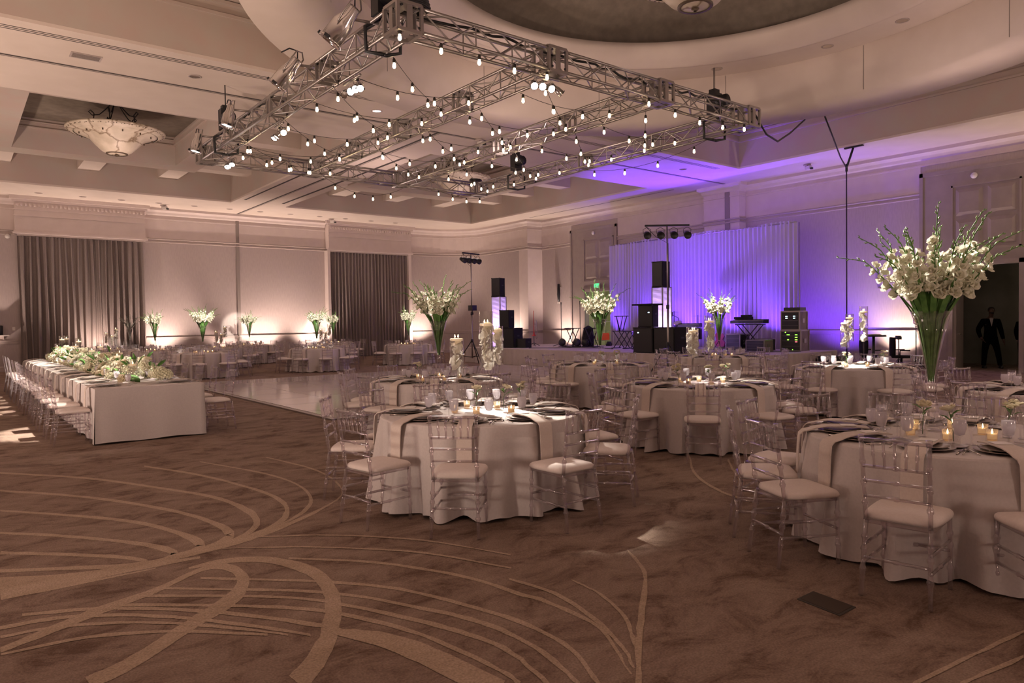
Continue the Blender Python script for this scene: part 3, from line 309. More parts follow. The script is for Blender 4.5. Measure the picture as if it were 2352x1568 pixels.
# ceiling at 6.6 with three rectangular recesses
RA = (-.84, 20.84, 1.1, 14.1); RC = (-.84, 9.06, 18.15, 29.8); RD = (11.3, 20.9, 18.15, 29.8)
mb = MB()
for x0, x1, y0, y1 in ((X0, X1, Y0, RA[2]), (X0, RA[0], RA[2], RA[3]), (RA[1], X1, RA[2], RA[3]), (X0, X1, RA[3], RC[2]),
                       (X0, RC[0], RC[2], RC[3]), (RC[1], RD[0], RC[2], RC[3]), (RD[1], X1, RC[2], RC[3]), (X0, X1, RC[3], Y1)):
    mb.bb(x0, x1, y0, y1, ZC, ZC + .06)
ceil = ST(mb.obj('ceiling', M_ceil))
def recess(R, zt, name, m, hole=None):
    x0, x1, y0, y1 = R; mb = MB(); t = .08
    mb.bb(x0 - t, x0, y0 - t, y1 + t, ZC + .061, zt); mb.bb(x1, x1 + t, y0 - t, y1 + t, ZC + .061, zt)
    mb.bb(x0, x1, y0 - t, y0, ZC + .061, zt); mb.bb(x0, x1, y1, y1 + t, ZC + .061, zt)
    mb.obj('recess_side', m, ceil)
    if not hole: MB().bb(x0 - t, x1 + t, y0 - t, y1 + t, zt, zt + .06).obj('recess_top', M_ceil2, ceil)
    else:
        cx, cy, r = hole; n = 72; A = []; B = []
        for i in range(n + 1):
            a = 2 * PI * i / n + .0001; c, s_ = math.cos(a), math.sin(a); A.append((cx + r * c, cy + r * s_, zt))
            k = min(((x1 + t - cx) / c if c > 0 else (x0 - t - cx) / c), ((y1 + t - cy) / s_ if s_ > 0 else (y0 - t - cy) / s_)); B.append((cx + k * c, cy + k * s_, zt))
        MB().strip(A, B, False).obj('recess_top', M_ceil2, ceil)
    mb = MB(); e = .1
    for zz, e in ((zt - .30, .05), (zt - .08, .10)):
        mb.bb(x0, x1, y1 - e, y1, zz, zz + .06); mb.bb(x0, x1, y0, y0 + e, zz, zz + .06); mb.bb(x0, x0 + e, y0 + e, y1 - e, zz, zz + .06); mb.bb(x1 - e, x1, y0 + e, y1 - e, zz, zz + .06)
    mb.obj('crown_moulding', M_ceil2, ceil)
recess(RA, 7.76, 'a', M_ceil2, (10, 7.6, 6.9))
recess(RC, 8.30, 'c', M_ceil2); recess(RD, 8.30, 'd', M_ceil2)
# dropped ring, drum and dome
CX, CY = 10.0, 7.6
MB().lathe([(5.98, 7.60), (5.98, 6.594), (7.36, 6.594), (7.36, 7.76)], 128, (CX, CY, 0)).obj('ceiling_ring', M_ceil, ceil)
MB().lathe([(5.98, 7.60), (5.05, 7.60)], 96, (CX, CY, 0)).obj('drum_soffit', M_ceil, ceil)
MB().lathe([(5.05, 7.60), (5.03, 7.57), (4.97, 7.57), (4.93, 7.60), (4.78, 7.66), (4.66, 7.76), (4.58, 7.88), (4.55, 8.02), (4.75, 8.02)], 96, (CX, CY, 0)).obj('dome_cove', M_ceil, ceil)
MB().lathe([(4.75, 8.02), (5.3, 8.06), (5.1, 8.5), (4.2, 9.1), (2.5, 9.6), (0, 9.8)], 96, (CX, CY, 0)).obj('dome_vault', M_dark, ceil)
for a in range(0, 360, 30):
    c, s_ = math.cos(math.radians(a + .4)), math.sin(math.radians(a + .4))
    MB().box((CX + 5.977 * c, CY + 5.977 * s_, 7.1), (.006, .012, .96), math.radians(a + .4)).obj('drum_joint', M_seam, ceil)
# ring beams with stub beams
for (ox0, ox1, oy0, oy1), (ix0, ix1, iy0, iy1), R, xs in (((.8, 7.25, 19.9, 28.05), (1.65, 6.4, 20.72, 27.22), RC, (1.42, 4.05, 6.7)), ((12.97, 19.4, 19.9, 28.05), (13.82, 18.57, 20.72, 27.22), RD, (13.62, 16.27, 18.9))):
    mb = MB(); z0, z1 = 7.28, 8.29
    mb.bb(ox0, ox1, oy0, iy0, z0, z1); mb.bb(ox0, ox1, iy1, oy1, z0, z1); mb.bb(ox0, ix0, iy0, iy1, z0, z1); mb.bb(ix1, ox1, iy0, iy1, z0, z1)
    mb.obj('coffer_beam', M_ceil2, ceil)
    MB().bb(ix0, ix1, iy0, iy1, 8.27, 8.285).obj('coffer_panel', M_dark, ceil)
    mb = MB(); e = .07
    for zz in (7.95, 8.12):
        mb.bb(ix0, ix1, iy1 - e, iy1, zz, zz + .04); mb.bb(ix0, ix0 + e, iy0, iy1 - e, zz, zz + .04); mb.bb(ix1 - e, ix1, iy0, iy1 - e, zz, zz + .04)
    mb.obj('coffer_moulding', M_ceil2, ceil)
    for x in xs:
        MB().bb(x - .34, x + .34, oy1, R[3], z0, 8.29).obj('stub_beam', M_ceil, ceil)
        MB().bb(x - .34, x + .34, R[2], oy0, z0, 8.29).obj('stub_beam', M_ceil, ceil)
    for y in (20.3, 22.7, 25.1, 27.5):
        MB().bb(ox1, R[1], y - .28, y + .28, z0, 8.29).obj('stub_beam', M_ceil, ceil)
        MB().bb(R[0], ox0, y - .28, y + .28, z0, 8.29).obj('stub_beam', M_ceil, ceil)
# slots and partition tracks in the ceiling
def slot(x0, x1, y0, y1, m=M_line): MB().bb(x0, x1, y0, y1, ZC - .004, ZC + .001).obj('ceiling_slot', m, ceil)
for k in range(3): slot(X0, 20.2, 14.41 + k * .075, 14.43 + k * .075)
slot(X0, 23.0, 15.93, 15.99); slot(X0, 23.0, 16.02, 16.06, M_seam)
slot(9.30, 9.38, 18.9, 28.9); slot(10.85, 10.95, 18.9, 29.0); slot(10.17, 10.25, 16, 32.8); slot(10.28, 10.31, 16, 32.8, M_seam)
slot(22.0, 22.04, 17.8, 26.5); 
# ---- walls
wb = ST(MB().bb(X0, 23.3, Y1, Y1 + .2, 0, ZC).obj('wall_back', M_wall))
wr = ST(MB().bb(X1, X1 + .18, Y0, 6.84, 0, ZC).bb(X1, X1 + .18, 8.5, 22.2, 0, ZC).bb(X1, X1 + .18, 24.0, Y1, 0, ZC).bb(X1, X1 + .18, 6.84, 8.5, 3.05, ZC).bb(X1, X1 + .18, 22.2, 24.0, 2.95, ZC).obj('wall_right', M_wall))
wl = ST(MB().bb(X0 - .2, X0, Y0, Y1, 0, ZC).obj('wall_left', M_wall))
wf = ST(MB().bb(X0, X1, Y0 - .2, Y0, 0, ZC).obj('wall_front', M_wall))
# rounded corner of the room
arc = [(18.95, Y1 - .02)] + [(20.0 + 2.4 * math.sin(math.radians(a)), 30.3 + 2.45 * math.cos(math.radians(a))) for a in range(0, 91, 10)] + [(22.4, 27.75)]
def wallstrip(pts, z0, z1): return [(x, y, z0) for x, y in pts], [(x, y, z1) for x, y in pts]
wc = MB(); wc.strip(*wallstrip(arc, 0, ZC)); wc = ST(wc.obj('wall_corner', M_wall))
ST(MB().bb(22.36, 23.3, 27.1, 27.78, 0, ZC).obj('wall_pier', M_wallup))
ST(MB().bb(22.9, 23.3, 15.5, 17.05, 0, ZC).obj('wall_pier', M_wallup))
# profile mouldings following a path; off = inward offset
def mould(pts, prof, name, m, parent):
    # prof: list of (outward distance, z); pts ordered so that the room lies to the right-hand side
    P = [Vector((x, y)) for x, y in pts]; n = len(P); mb = MB(); rows = []
    for i in range(n):
        if i == 0: d = P[1] - P[0]; N_ = Vector((d.y, -d.x)).normalized(); s_ = 1
        elif i == n - 1: d = P[-1] - P[-2]; N_ = Vector((d.y, -d.x)).normalized(); s_ = 1
        else:
            a = (P[i] - P[i - 1]).normalized(); b = (P[i + 1] - P[i]).normalized()
            na = Vector((a.y, -a.x)); nb = Vector((b.y, -b.x)); N_ = (na + nb).normalized(); s_ = 1 / max(.4, N_.dot(na))
        rows.append([(P[i].x + N_.x * s_ * o, P[i].y + N_.y * s_ * o, z) for o, z in prof])
    for i in range(n - 1):
        mb.strip(rows[i], rows[i + 1], False)
    return mb.obj(name, m, parent)
path_b1 = [(X0, Y1), (2.0, Y1)]; path_b2 = [(6.42, Y1), (14.4, Y1)]; 
path_c = [(18.9, Y1 - .02)] + arc[1:] + [(22.36, 27.78), (22.36, 27.1), (23.3, 27.1), (23.3, 24.95)]
path_r1 = [(23.3, 21.95), (23.3, 17.05), (22.9, 17.05), (22.9, 15.5), (23.3, 15.5), (23.3, 9.42)]; path_r2 = [(23.3, 6.0), (23.3, Y0)]
path_l = [(X0, Y0), (X0, Y1)]
full = [(18.9, Y1 - .02)] + arc[1:] + [(22.36, 27.78), (22.36, 27.1), (23.3, 27.1), (23.3, 17.05), (22.9, 17.05), (22.9, 15.5), (23.3, 15.5), (23.3, Y0)]
def rev(p): return p
TP = [(0, 5.16), (.05, 5.17), (.05, 5.20), (.03, 5.21), (.03, 5.27), (.07, 5.29), (.07, 5.32), (0, 5.34)]
CP = [(0, 6.12), (.03, 6.13), (.03, 6.18), (.015, 6.19), (.015, 6.30), (.06, 6.34), (.09, 6.42), (.16, 6.48), (.2, 6.5), (.2, 6.6)]
RP = [(0, 1.04), (.03, 1.05), (.03, 1.12), (.05, 1.13), (.05, 1.17), (0, 1.18)]
BP = [(.03, 0), (.03, .16), (.015, .2), (0, .2)]
UPP = [(.012, 5.34), (.012, 6.12)]
k = 0
for p in (path_b1, path_b2, path_c, path_r1, path_r2, path_l[::-1] if False else [(X0, Y0), (X0, Y1)]):
    for prof, nm, m in ((TP, 'trim_%d', M_trim), (UPP, 'trim_%d', M_wallup), (RP, 'trim_%d', M_trim), (BP, 'baseboard_%d', M_trim)):
        k += 1; ST(mould(p, prof, nm % k, m, None))
for p in (path_b1, path_b2, full, [(X0, Y0), (X0, Y1)]):
    k += 1; ST(mould(p, CP, 'trim_%d' % k, M_wallup, None))
for x in (10.25,): ST(MB().bb(x - .07, x + .07, Y1 - .03, Y1, 0, 6.6).obj('trim_90', M_seam))
ST(MB().bb(23.24, 23.3, 15.0, 15.14, 0, 6.6).obj('trim_91', M_seam)) if False else ST(MB().bb(22.86, 22.9, 15.9, 16.1, 3, 6.6).obj('trim_91', M_seam))
# ---- curtained bays with entablature
def bay(x0, x1, n):
    e = ST(MB().bb(x0, x1, Y1 - .42, Y1, 5.24, 6.6).obj('trim_%d' % n, M_wallup))
    mb = MB()
    for z0, z1, o in ((5.18, 5.24, .50), (5.24, 5.30, .47), (5.85, 5.90, .45), (6.08, 6.12, .45), (6.38, 6.46, .50), (6.46, 6.6, .58)):
        mb.bb(x0 - (o - .42), x1 + (o - .42), Y1 - o, Y1 - .41, z0, z1)
    mb.obj('cornice', M_wallup, e)
    mb = MB(); q = x0 + .04
    while q < x1 - .04: mb.bb(q, q + .07, Y1 - .52, Y1 - .42, 6.22, 6.30); q += .14
    tag(mb.obj('dentil_row', M_wallup, e), kind='stuff')
    MB().bb(x0 + .06, x1 - .06, Y1 - .4, Y1 - .36, 5.12, 5.18).obj('curtain_track', M_trim, e)
bay(2.0, 6.42, 92); bay(14.42, 18.95, 93)
ST(MB().bb(18.78, 18.95, Y1 - .42, Y1, 0, 5.18).obj('trim_94', M_wallup)); ST(MB().bb(14.36, 14.5, Y1 - .38, Y1, 0, 5.18).obj('trim_95', M_wallup))
def curtain(x0, x1, n, amp, label, split=None):
    t = TH('floor_length_curtain', label, 'curtain', ((x0 + x1) / 2, Y1 - .2, 0)); rng = random.Random(n)
    w = x1 - x0; cols = int(w * 46); A = []; B = []; ph = 0
    rows = [(z) for z in (0.02, 1, 2.2, 3.6, 5.12)]
    grid = []
    for r_, z in enumerate(rows):
        row = []; 
        for i in range(cols + 1):
            u = i / cols; x = -w / 2 + w * u
            f = amp * (math.sin(u * n * 2 * PI + .6 * math.sin(u * 17)) + .35 * math.sin(u * n * 4.3 * PI + 1)); k_ = 1 - .18 * z / 5.1
            row.append((x + .02 * math.sin(u * 31 + z), f * k_ * (1 + .25 * math.sin(u * 9 + z * .4)), z))
        grid.append(row)
    mb = MB()
    for a, b in zip(grid, grid[1:]): mb.strip(a, b)
    mb.obj('curtain_panel', M_curt, t)
    for i in range(int(n)): MB().bb(-w / 2 + w * (i + .4) / n, -w / 2 + w * (i + .55) / n, -.03, .03, 5.06, 5.13).obj('heading_pleat', M_curt, t)
    return t
curtain(2.08, 6.36, 19, .085, 'long grey-brown pleated curtain at the left, lit by one uplight')
curtain(14.5, 18.78, 24, .07, 'grey-brown pleated curtain beyond the dance floor, nearer the room corner')
# ---- doors on the right wall
def doorway(y0, y1, oy0, oy1, oz, ztop, n, label):
    d = ST(O('door_%d' % n, None, None, (23.3, 0, 0)))
    mb = MB(); x = -.07
    mb.bb(x, 0, y0, oy0, 0, ztop); mb.bb(x, 0, oy1, y1, 0, ztop); mb.bb(x, 0, oy0, oy1, oz, ztop)
    mb.obj('surround', M_door, d)
    mb = MB()
    for a, b, c, e in ((y0, y0 + .1, 0, ztop), (y1 - .1, y1, 0, ztop), (y0, y1, ztop - .12, ztop), (oy0 - .12, oy0, 0, oz + .12), (oy1, oy1 + .12, 0, oz + .12), (oy0 - .12, oy1 + .12, oz, oz + .12)):
        mb.bb(x - .035, x, a, b, c, e)
    mb.obj('architrave', M_door, d)
    p0, p1, q0, q1 = oy0 - .05, oy1 + .05, oz + .45, ztop - .5
    MB().bb(x - .03, x, p0, p1, q0, q0 + .05).bb(x - .03, x, p0, p1, q1 - .05, q1).bb(x - .03, x, p0, p0 + .05, q0, q1).bb(x - .03, x, p1 - .05, p1, q0, q1).obj('panel_frame', M_door, d)
    for i in range(2):
        for j in range(2):
            a0 = p0 + .12 + i * (p1 - p0 - .12) / 2; a1 = a0 + (p1 - p0 - .36) / 2; c0 = q0 + .12 + j * (q1 - q0 - .12) / 2; c1 = c0 + (q1 - q0 - .36) / 2; e = .1
            v = [(x, a0, c0), (x, a1, c0), (x, a1, c1), (x, a0, c1), (x - .04, a0 + e, c0 + e), (x - .04, a1 - e, c0 + e), (x - .04, a1 - e, c1 - e), (x - .04, a0 + e, c1 - e)]
            MB().add(v, [(4, 5, 6, 7), (0, 1, 5, 4), (1, 2, 6, 5), (2, 3, 7, 6), (3, 0, 4, 7)]).obj('raised_panel', M_door, d)
    return d
doorway(6.0, 9.42, 6.84, 8.5, 3.05, 5.9, 1, '')
doorway(21.95, 24.95, 22.2, 24.0, 2.95, 5.88, 2, '')
# corridor behind the right door
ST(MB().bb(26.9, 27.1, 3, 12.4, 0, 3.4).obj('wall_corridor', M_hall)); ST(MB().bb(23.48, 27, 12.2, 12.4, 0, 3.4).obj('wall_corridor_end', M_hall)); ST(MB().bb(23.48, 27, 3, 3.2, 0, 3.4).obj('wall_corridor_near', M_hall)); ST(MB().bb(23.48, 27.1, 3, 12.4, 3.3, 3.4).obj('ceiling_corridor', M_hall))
ld = ST(MB().box((23.95, 8.62, 1.5), (.95, .05, 2.98), .1).obj('door_3', M_door)); MB().tube([(23.7, 8.55, 1.05), (23.7, 8.48, 1.05), (23.8, 8.48, 1.05)], .012).obj('door_handle', M_steel, ld)
light('POINT', (25.4, 5.0, 3.0), 15, (1, .85, .6), None, .2, name='corridor_lamp')
# service room behind the other door
ST(MB().bb(26.4, 26.6, 20, 26, 0, 3.2).bb(23.48, 26.6, 20, 20.2, 0, 3.2).bb(23.48, 26.6, 25.8, 26, 0, 3.2).bb(23.48, 26.6, 20, 26, 3.1, 3.2).obj('wall_service_room', M_green))
light('POINT', (25.4, 22.6, 1.8), 45, (1, 1, .78), None, .2, name='service_lamp')
shv = TH('metal_shelving', 'metal shelving in the lit service room behind the stage door', 'shelving', (24.4, 24.0, 0))
for a in (-.35, .35):
    for b in (-.2, .2): MB().bb(a - .015, a + .015, b - .015, b + .015, 0, 2.1).obj('post', M_steel, shv)
for z in (.2, .65, 1.1, 1.55, 2.0): MB().bb(-.36, .36, -.21, .21, z, z + .025).obj('shelf', M_seam, shv)
tag(MB().box((24.4, 24.0, .84), (.5, .32, .3)).box((24.4, 24, 1.0), (.46, .28, .04)).obj('storage_box', M_red), 'red and cream box on the service room shelving', 'box')
# ---- stage
stg = TH('stage_platform', 'low stage with white floor and pleated pale skirt', 'stage', (19.9, 16.6, 0))
MB().bb(-3.4, 1.2, -5.7, 7.4, .56, .6).obj('deck', M_stage, stg)
A = []; B = []
cols = 260
for i in range(cols + 1):
    y = -5.7 + 13.1 * i / cols; A.append((-3.42 - .012 * math.sin(i * .9), y, .58)); B.append((-3.43 - .03 * math.sin(i * .9) - .015 * math.sin(i * .37), y, .005))
mb = MB(); mb.strip(A, B)
A = []; B = []
for i in range(120):
    x = -3.42 + 4.6 * i / 119; A.append((x, 7.42, .58)); B.append((x, 7.43 + .03 * math.sin(i * .9), .005))
mb.strip(A, B); 
A = []; B = []
for i in range(120):
    x = -3.42 + 4.6 * i / 119; A.append((x, -5.72, .58)); B.append((x, -5.73 + .03 * math.sin(i * .9), .005))
mb.strip(A, B); mb.obj('skirt', M_skirt, stg)
for i in range(6): MB().bb(-3.38, 1.18, -6.1 + (i + 1) * 2 - .006, -6.1 + (i + 1) * 2 + .006, .598, .602).obj('deck_joint', M_seam, stg)
# sheer drape behind the stage
dr = TH('stage_backdrop', 'tall sheer white drape lit purple behind the band gear', 'drape', (21.3, 16.45, 0))
A = []; B = []; cols = 620; mb = MB(); grid = []
for z in (.03, .7, 2, 3.4, 4.55, 4.7):
    row = []
    for i in range(cols + 1):
        u = i / cols; y = -4.15 + 8.3 * u; am = .05 * (1.3 - .12 * z)
        row.append((am * math.sin(u * 330 + 1.2 * math.sin(u * 23)) + .03 * math.sin(u * 71 + z * .3), y, z + (.04 * math.sin(u * 19) if z > 4.6 else 0)))
    grid.append(row)
for a, b in zip(grid, grid[1:]): mb.strip(a, b)
mb.obj('drape_panel', M_drape, dr)
MB().tube([(.0, -4.15, 4.66), (0, 4.15, 4.66)], .02).obj('crossbar', M_alu, dr)
for y in (-4.15, -1.4, 1.4, 4.15):
    MB().tube([(.12, y, .0), (.12, y, 4.66)], .025).obj('upright', M_alu, dr); MB().bb(-.05, .35, y - .2, y + .2, 0, .012).obj('base_plate', M_blk, dr)
# dance floor
df = TH('dance_floor', 'glossy white portable dance floor in the middle of the carpet', 'dance floor', (10.1, 16.4, 0))
tile = MB().bb(-.606, .606, -.606, .606, 0, .03).mesh('tile', M_floor1)
for i in range(9):
    for j in range(8): O('tile', tile, df, (-5.05 + .62 + i * 1.225, -5.1 + .62 + j * 1.225, .0))
MB().bb(-5.15, 5.98, -5.2, -5.1, 0, .025).bb(-5.15, 5.98, 4.7, 4.8, 0, .025).bb(-5.15, -5.05, -5.1, 4.7, 0, .025).bb(5.98, 6.08, -5.2, 4.8, 0, .025).obj('edge_trim', M_alu, df)
# floor box
fb = tag(MB().prism([(3.74, 2.17), (3.92, 2.17), (3.88, 1.90), (3.70, 1.90)], .0, .004).obj('floor_box', M_line), 'dark rectangular floor hatch set in the carpet in front', 'floor box')
MB().prism([(3.755, 2.155), (3.905, 2.155), (3.87, 1.915), (3.715, 1.915)], .004, .006).obj('lid', mat('hatch_lid', (.045, .028, .018), .7), fb)
# ---- ceiling fittings
ORDW = ('first', 'second', 'third', 'fourth', 'fifth', 'sixth', 'seventh', 'eighth', 'ninth', 'tenth', 'eleventh', 'twelfth', 'thirteenth', 'fourteenth')
def downlight(x, y, z, lab):
    t = TH('recessed_downlight', lab, 'downlight', (x, y, z), 0, 'recessed ceiling downlights')
    O('trim_ring', DL1, t); O('reflector', DL2, t)
DL1 = MB().lathe([(.13, 0), (.13, -.008), (.10, -.010), (.10, 0)], 20).mesh('trim_ring', M_trim)
DL2 = MB().lathe([(.10, -.006), (.06, -.003), (0, -.003)], 20).mesh('reflector', M_steel)
xs = [.0, 1.35, 2.69, 4.1, 5.41, 6.75, 8.1, 9.52, 10.82, 12.18, 13.56, 14.84, 16.18, 17.51]
for i, x in enumerate(xs): downlight(x, 31.5, ZC - .001, 'recessed downlight, %s from the left along the far back soffit' % ORDW[i])
downlight(3.98, 15.2, ZC - .001, 'round recessed downlight in the left ceiling band between two dark slots')
downlight(8.01, 15.2, ZC - .001, 'round recessed downlight seen inside the left truss bay')
downlight(19.3, 15.2, ZC - .001, 'recessed downlight in the purple-lit ceiling band at right')
for i, a in enumerate((50, 29, 3, -14, -32)):
    downlight(CX + 5.45 * math.cos(math.radians(a + 3)), CY + 5.45 * math.sin(math.radians(a + 3)), 7.599, 'recessed downlight around the dome, %s' % ('behind the front truss', 'above the right truss corner', 'second right of the truss', 'third right of the truss', 'rightmost at the picture edge')[i])
def grille(x, y, w, d, lab):
    t = TH('air_vent', lab, 'vent', (x, y, ZC - .002)); MB().bb(-w / 2, w / 2, -d / 2, d / 2, -.012, 0).obj('frame', M_trim, t)
    for i in range(5): MB().bb(-w / 2 + .03, w / 2 - .03, -d / 2 + .03 + i * (d - .06) / 5, -d / 2 + .05 + i * (d - .06) / 5, -.02, -.012).obj('slat', M_seam, t)
grille(2.1, 15.25, .5, .3, 'flat rectangular vent in the left ceiling band'); grille(12.2, 7.0, .4, .3, 'flat vent') if False else None
def camera_dome(x, y, z, rz, lab):
    t = TH('security_camera', lab, 'camera', (x, y, z), rz)
    MB().lathe([(0, 0), (.12, 0), (.12, -.03), (0, -.03)], 14).obj('mount', M_trim, t); MB().box((0, 0, -.08), (.1, .1, .1)).obj('bracket', M_trim, t); MB().box((.08, 0, -.12), (.2, .12, .11)).obj('camera_body', M_china, t); MB().lathe([(0, -.05), (.05, -.05), (.05, 0), (0, 0)], 10, (.22, 0, -.14)).obj('lens', M_blk, t)
camera_dome(7.0, 31.9, 6.59, -1, 'small boxy camera under the back soffit left of the seam')
camera_dome(14.3, 31.9, 6.59, -1, 'small boxy camera under the back soffit above the second curtain')
camera_dome(22.1, 12.4, 6.59, -2, 'small boxy camera under the right soffit in purple light')
camera_dome(5.9, 15.9, 6.59, -1.5, 'small boxy camera on the ceiling seen through the left truss bay')
camera_dome(11.5, 15.95, 6.59, -1.5, 'small boxy camera on the ceiling seen through the middle truss bays')
# wall sconces (dark, unlit)
def sconce(x, y, rz, lab):
    t = TH('wall_sconce', lab, 'sconce', (x, y, 2.9), rz); MB().box((0, .03, .0), (.12, .06, .7)).obj('back_plate', M_trim, t); MB().lathe([(0, -.35), (.05, -.33), (.08, .0), (.06, .5), (0, .52)], 10, (0, -.06, 0)).obj('shade', M_blk, t); MB().box((0, -.06, -.4), (.1, .1, .08)).obj('finial', M_china, t)
sconce(23.22, 25.75, -PI / 2, 'slim dark wall sconce left of the stage door')
tag(MB().box((23.27, 10.6, 2.62), (.06, .16, .26)).box((23.24, 10.6, 2.5), (.05, .14, .03)).obj('wall_sensor', M_trim), 'small pale wall box right of the hanging cable', 'wall box')
# exit sign
ex = TH('exit_sign', 'small green exit sign above the stage side door', 'sign', (23.12, 23.1, 3.2)); MB().bb(-.03, .03, -.18, .18, -.11, .11).obj('housing', M_green, ex)
def text(s, size, m, parent, M4):
    c = bpy.data.curves.new('lettering', 'FONT'); c.body = s; c.size = size; c.align_x = 'CENTER'; c.align_y = 'CENTER'; c.extrude = .003
    o = bpy.data.objects.new('lettering', c); COL.objects.link(o); c.materials.append(m); bpy.context.view_layer.update(); me = bpy.data.meshes.new_from_object(o.evaluated_get(bpy.context.evaluated_depsgraph_get())); bpy.data.objects.remove(o); return O('lettering', me, parent, M=M4)
M_exit = mat('exit_green', (0, .5, .2), .5, emit=(.02, .9, .35), es=2.2)
text('EXIT', .16, M_exit, ex, Matrix.Translation((-.034, 0, 0)) @ Matrix.Rotation(-PI / 2, 4, 'Z') @ Matrix.Rotation(PI / 2, 4, 'X'))
MB().bb(-.032, -.031, -.16, .16, .085, .095).bb(-.032, -.031, -.16, .16, -.095, -.085).obj('edge_light', M_exit, ex)
# ---- chandeliers
def chandelier(x, y, z, s, lab, rods=True):
    t = TH('bowl_chandelier', lab, 'chandelier', (x, y, z))
    MB().lathe([(0, -.62 * s), (.28 * s, -.60 * s), (.42 * s, -.52 * s), (.60 * s, -.34 * s), (.76 * s, -.16 * s), (1.05 * s, -.04 * s), (1.16 * s, 0), (1.10 * s, .03 * s), (.7 * s, -.05 * s)], 48).obj('bowl', M_bowl, t)
    MB().lathe([(1.13 * s, -.03 * s), (1.34 * s, .05 * s), (1.35 * s, .09 * s), (1.32 * s, .10 * s), (1.10 * s, .03 * s)], 48).obj('rim_band', M_bowl, t)
    k = 40; mb = MB(); md = mat('bronze_fret', (.10, .07, .045), .5)
    for i in range(k):
        a = 2 * PI * i / k
        for da, r0, r1 in ((0, 1.17, 1.30), (.10, 1.17, 1.27), (.05, 1.20, 1.22)):
            aa = a + da; c, q = math.cos(aa), math.sin(aa); rm = (r0 + r1) / 2 * s
            mb.box((rm * c, rm * q, -.005 * s + (rm / s - 1.13) * .38 * s - .008), ((r1 - r0) * s, .03 if da != .05 else .09, .012), aa)
    tag(mb.obj('fret_pattern', md, t), kind='stuff')
    MB().lathe([(.24 * s, -.615 * s), (.30 * s, -.612 * s), (.30 * s, -.59 * s)], 32).obj('finial_ring', md, t)
    MB().lathe([(.03, -.68 * s), (.07 * s, -.64 * s), (.0, -.62 * s)], 10).obj('finial', md, t)
    for i in range(12):
        a = 2 * PI * i / 12; MB().box((.98 * s * math.cos(a), .98 * s * math.sin(a), -.10 * s), (.03, .03, .05), a).obj('stud', md, t)
    if rods:
        h = .95
        for i in range(5):
            a = 2 * PI * i / 5 + .5; P = []
            for j in range(19):
                u = j / 18; r = .08 + 1.0 * u ** 1.3; zz = h * (1 - u) ** 1.1
                if .45 < u < .8:
                    w = (u - .45) / .35 * 2 * PI; r += .16 * math.sin(w); zz += .16 * (1 - math.cos(w)) - .05
                P.append((r * math.cos(a), r * math.sin(a), zz * s + .03))
            MB().tube(P, .016, 6).obj('scroll_arm', M_blk, t)
        MB().lathe([(0, h * s + .03), (.16, h * s + .03), (.12, h * s - .05), (0, h * s - .05)], 16).obj('canopy', M_blk, t)
    else: MB().tube([(0, 0, -.5), (0, 0, 2.2)], .03).obj('stem', M_blk, t)
chandelier(4.03, 23.97, 7.34, .98, 'large alabaster bowl chandelier hanging in the left coffer')
chandelier(16.2, 23.97, 7.34, .98, 'alabaster bowl chandelier in the far coffer behind the truss')
chandelier(10.0, 7.6, 7.45, .98, 'alabaster bowl chandelier in the round dome, cut by the top edge', False)
# ================================================ TRUSS
ZB, ZT, HW = 5.28, 5.58, .15
def truss(p0, p1, lab, parts_n):
    """square box truss between two points, four chords, lacing on four sides"""
    p0 = Vector(p0); p1 = Vector(p1); d = p1 - p0; Ln = d.length; ang = math.atan2(d.y, d.x)
    t = TH('box_truss', lab, 'truss', p0, ang, 'square aluminium truss rig')
    z0, z1 = ZB - p0.z, ZT - p0.z
    ch = MB().tube([(0, 0, 0), (Ln, 0, 0)], .024, 8).mesh('chord', M_alu)
    for y in (-HW, HW):
        for z in (z0, z1): O('chord', ch, t, (0, y, z))
    n = max(2, int(round(Ln / .42))); st = Ln / n
    for nm, f in (('side_lacing', lambda u, v, y: (u, y, z0 if v else z1)),):
        for y in (-HW, HW):
            P = [(i * st, y, z0 if i % 2 else z1) for i in range(n + 1)]; mb = MB()
            for a, b in zip(P, P[1:]): mb.tube([a, b], .012, 5, False)
            for i in range(0, n + 1, 2): mb.tube([(i * st, y, z0), (i * st, y, z1)], .010, 5, False)
            mb.obj('side_lacing', M_alu, t)
    for z in (z0, z1):
        P = [(i * st, -HW if i % 2 else HW, z) for i in range(n + 1)]; mb = MB()
        for a, b in zip(P, P[1:]): mb.tube([a, b], .012, 5, False)
        for i in range(0, n + 1, 2): mb.tube([(i * st, -HW, z), (i * st, HW, z)], .010, 5, False)
        mb.obj('flat_lacing', M_alu, t)
    k = 3 if Ln > 6 else 1
    for i in range(1, k + 1) if Ln > 3 else ():
        x = Ln * i / (k + 1)
        for e in (-.08, .08):
            MB().bb(x + e - .012, x + e + .012, -HW - .02, -HW + .03, z0 - .02, z1 + .02).bb(x + e - .012, x + e + .012, HW - .03, HW + .02, z0 - .02, z1 + .02).bb(x + e - .012, x + e + .012, -HW, HW, z0 - .02, z0 + .04).bb(x + e - .012, x + e + .012, -HW, HW, z1 - .04, z1 + .02).obj('end_frame', M_alu, t)
    return t
TX = (4.62, 7.1, 9.55, 12.1); TY = (8.02, 16.85)
for i, x in enumerate(TX):
    truss((x, TY[0] + .17, 5.43), (x, TY[1] - .17, 5.43), ('left edge box truss carrying the chrome spotlights', 'second long box truss from the left', 'third long box truss from the left', 'right edge long box truss, nearest the stage')[i], 0)
for k, y in enumerate(TY):
    for i in range(3):
        truss((TX[i] + .17, y, 5.43), (TX[i + 1] - .17, y, 5.43), 'short box truss on the %s side, %s section' % (('near', 'far')[k], ('left', 'middle', 'right')[i]), 0)
cb = MB()
e = .17
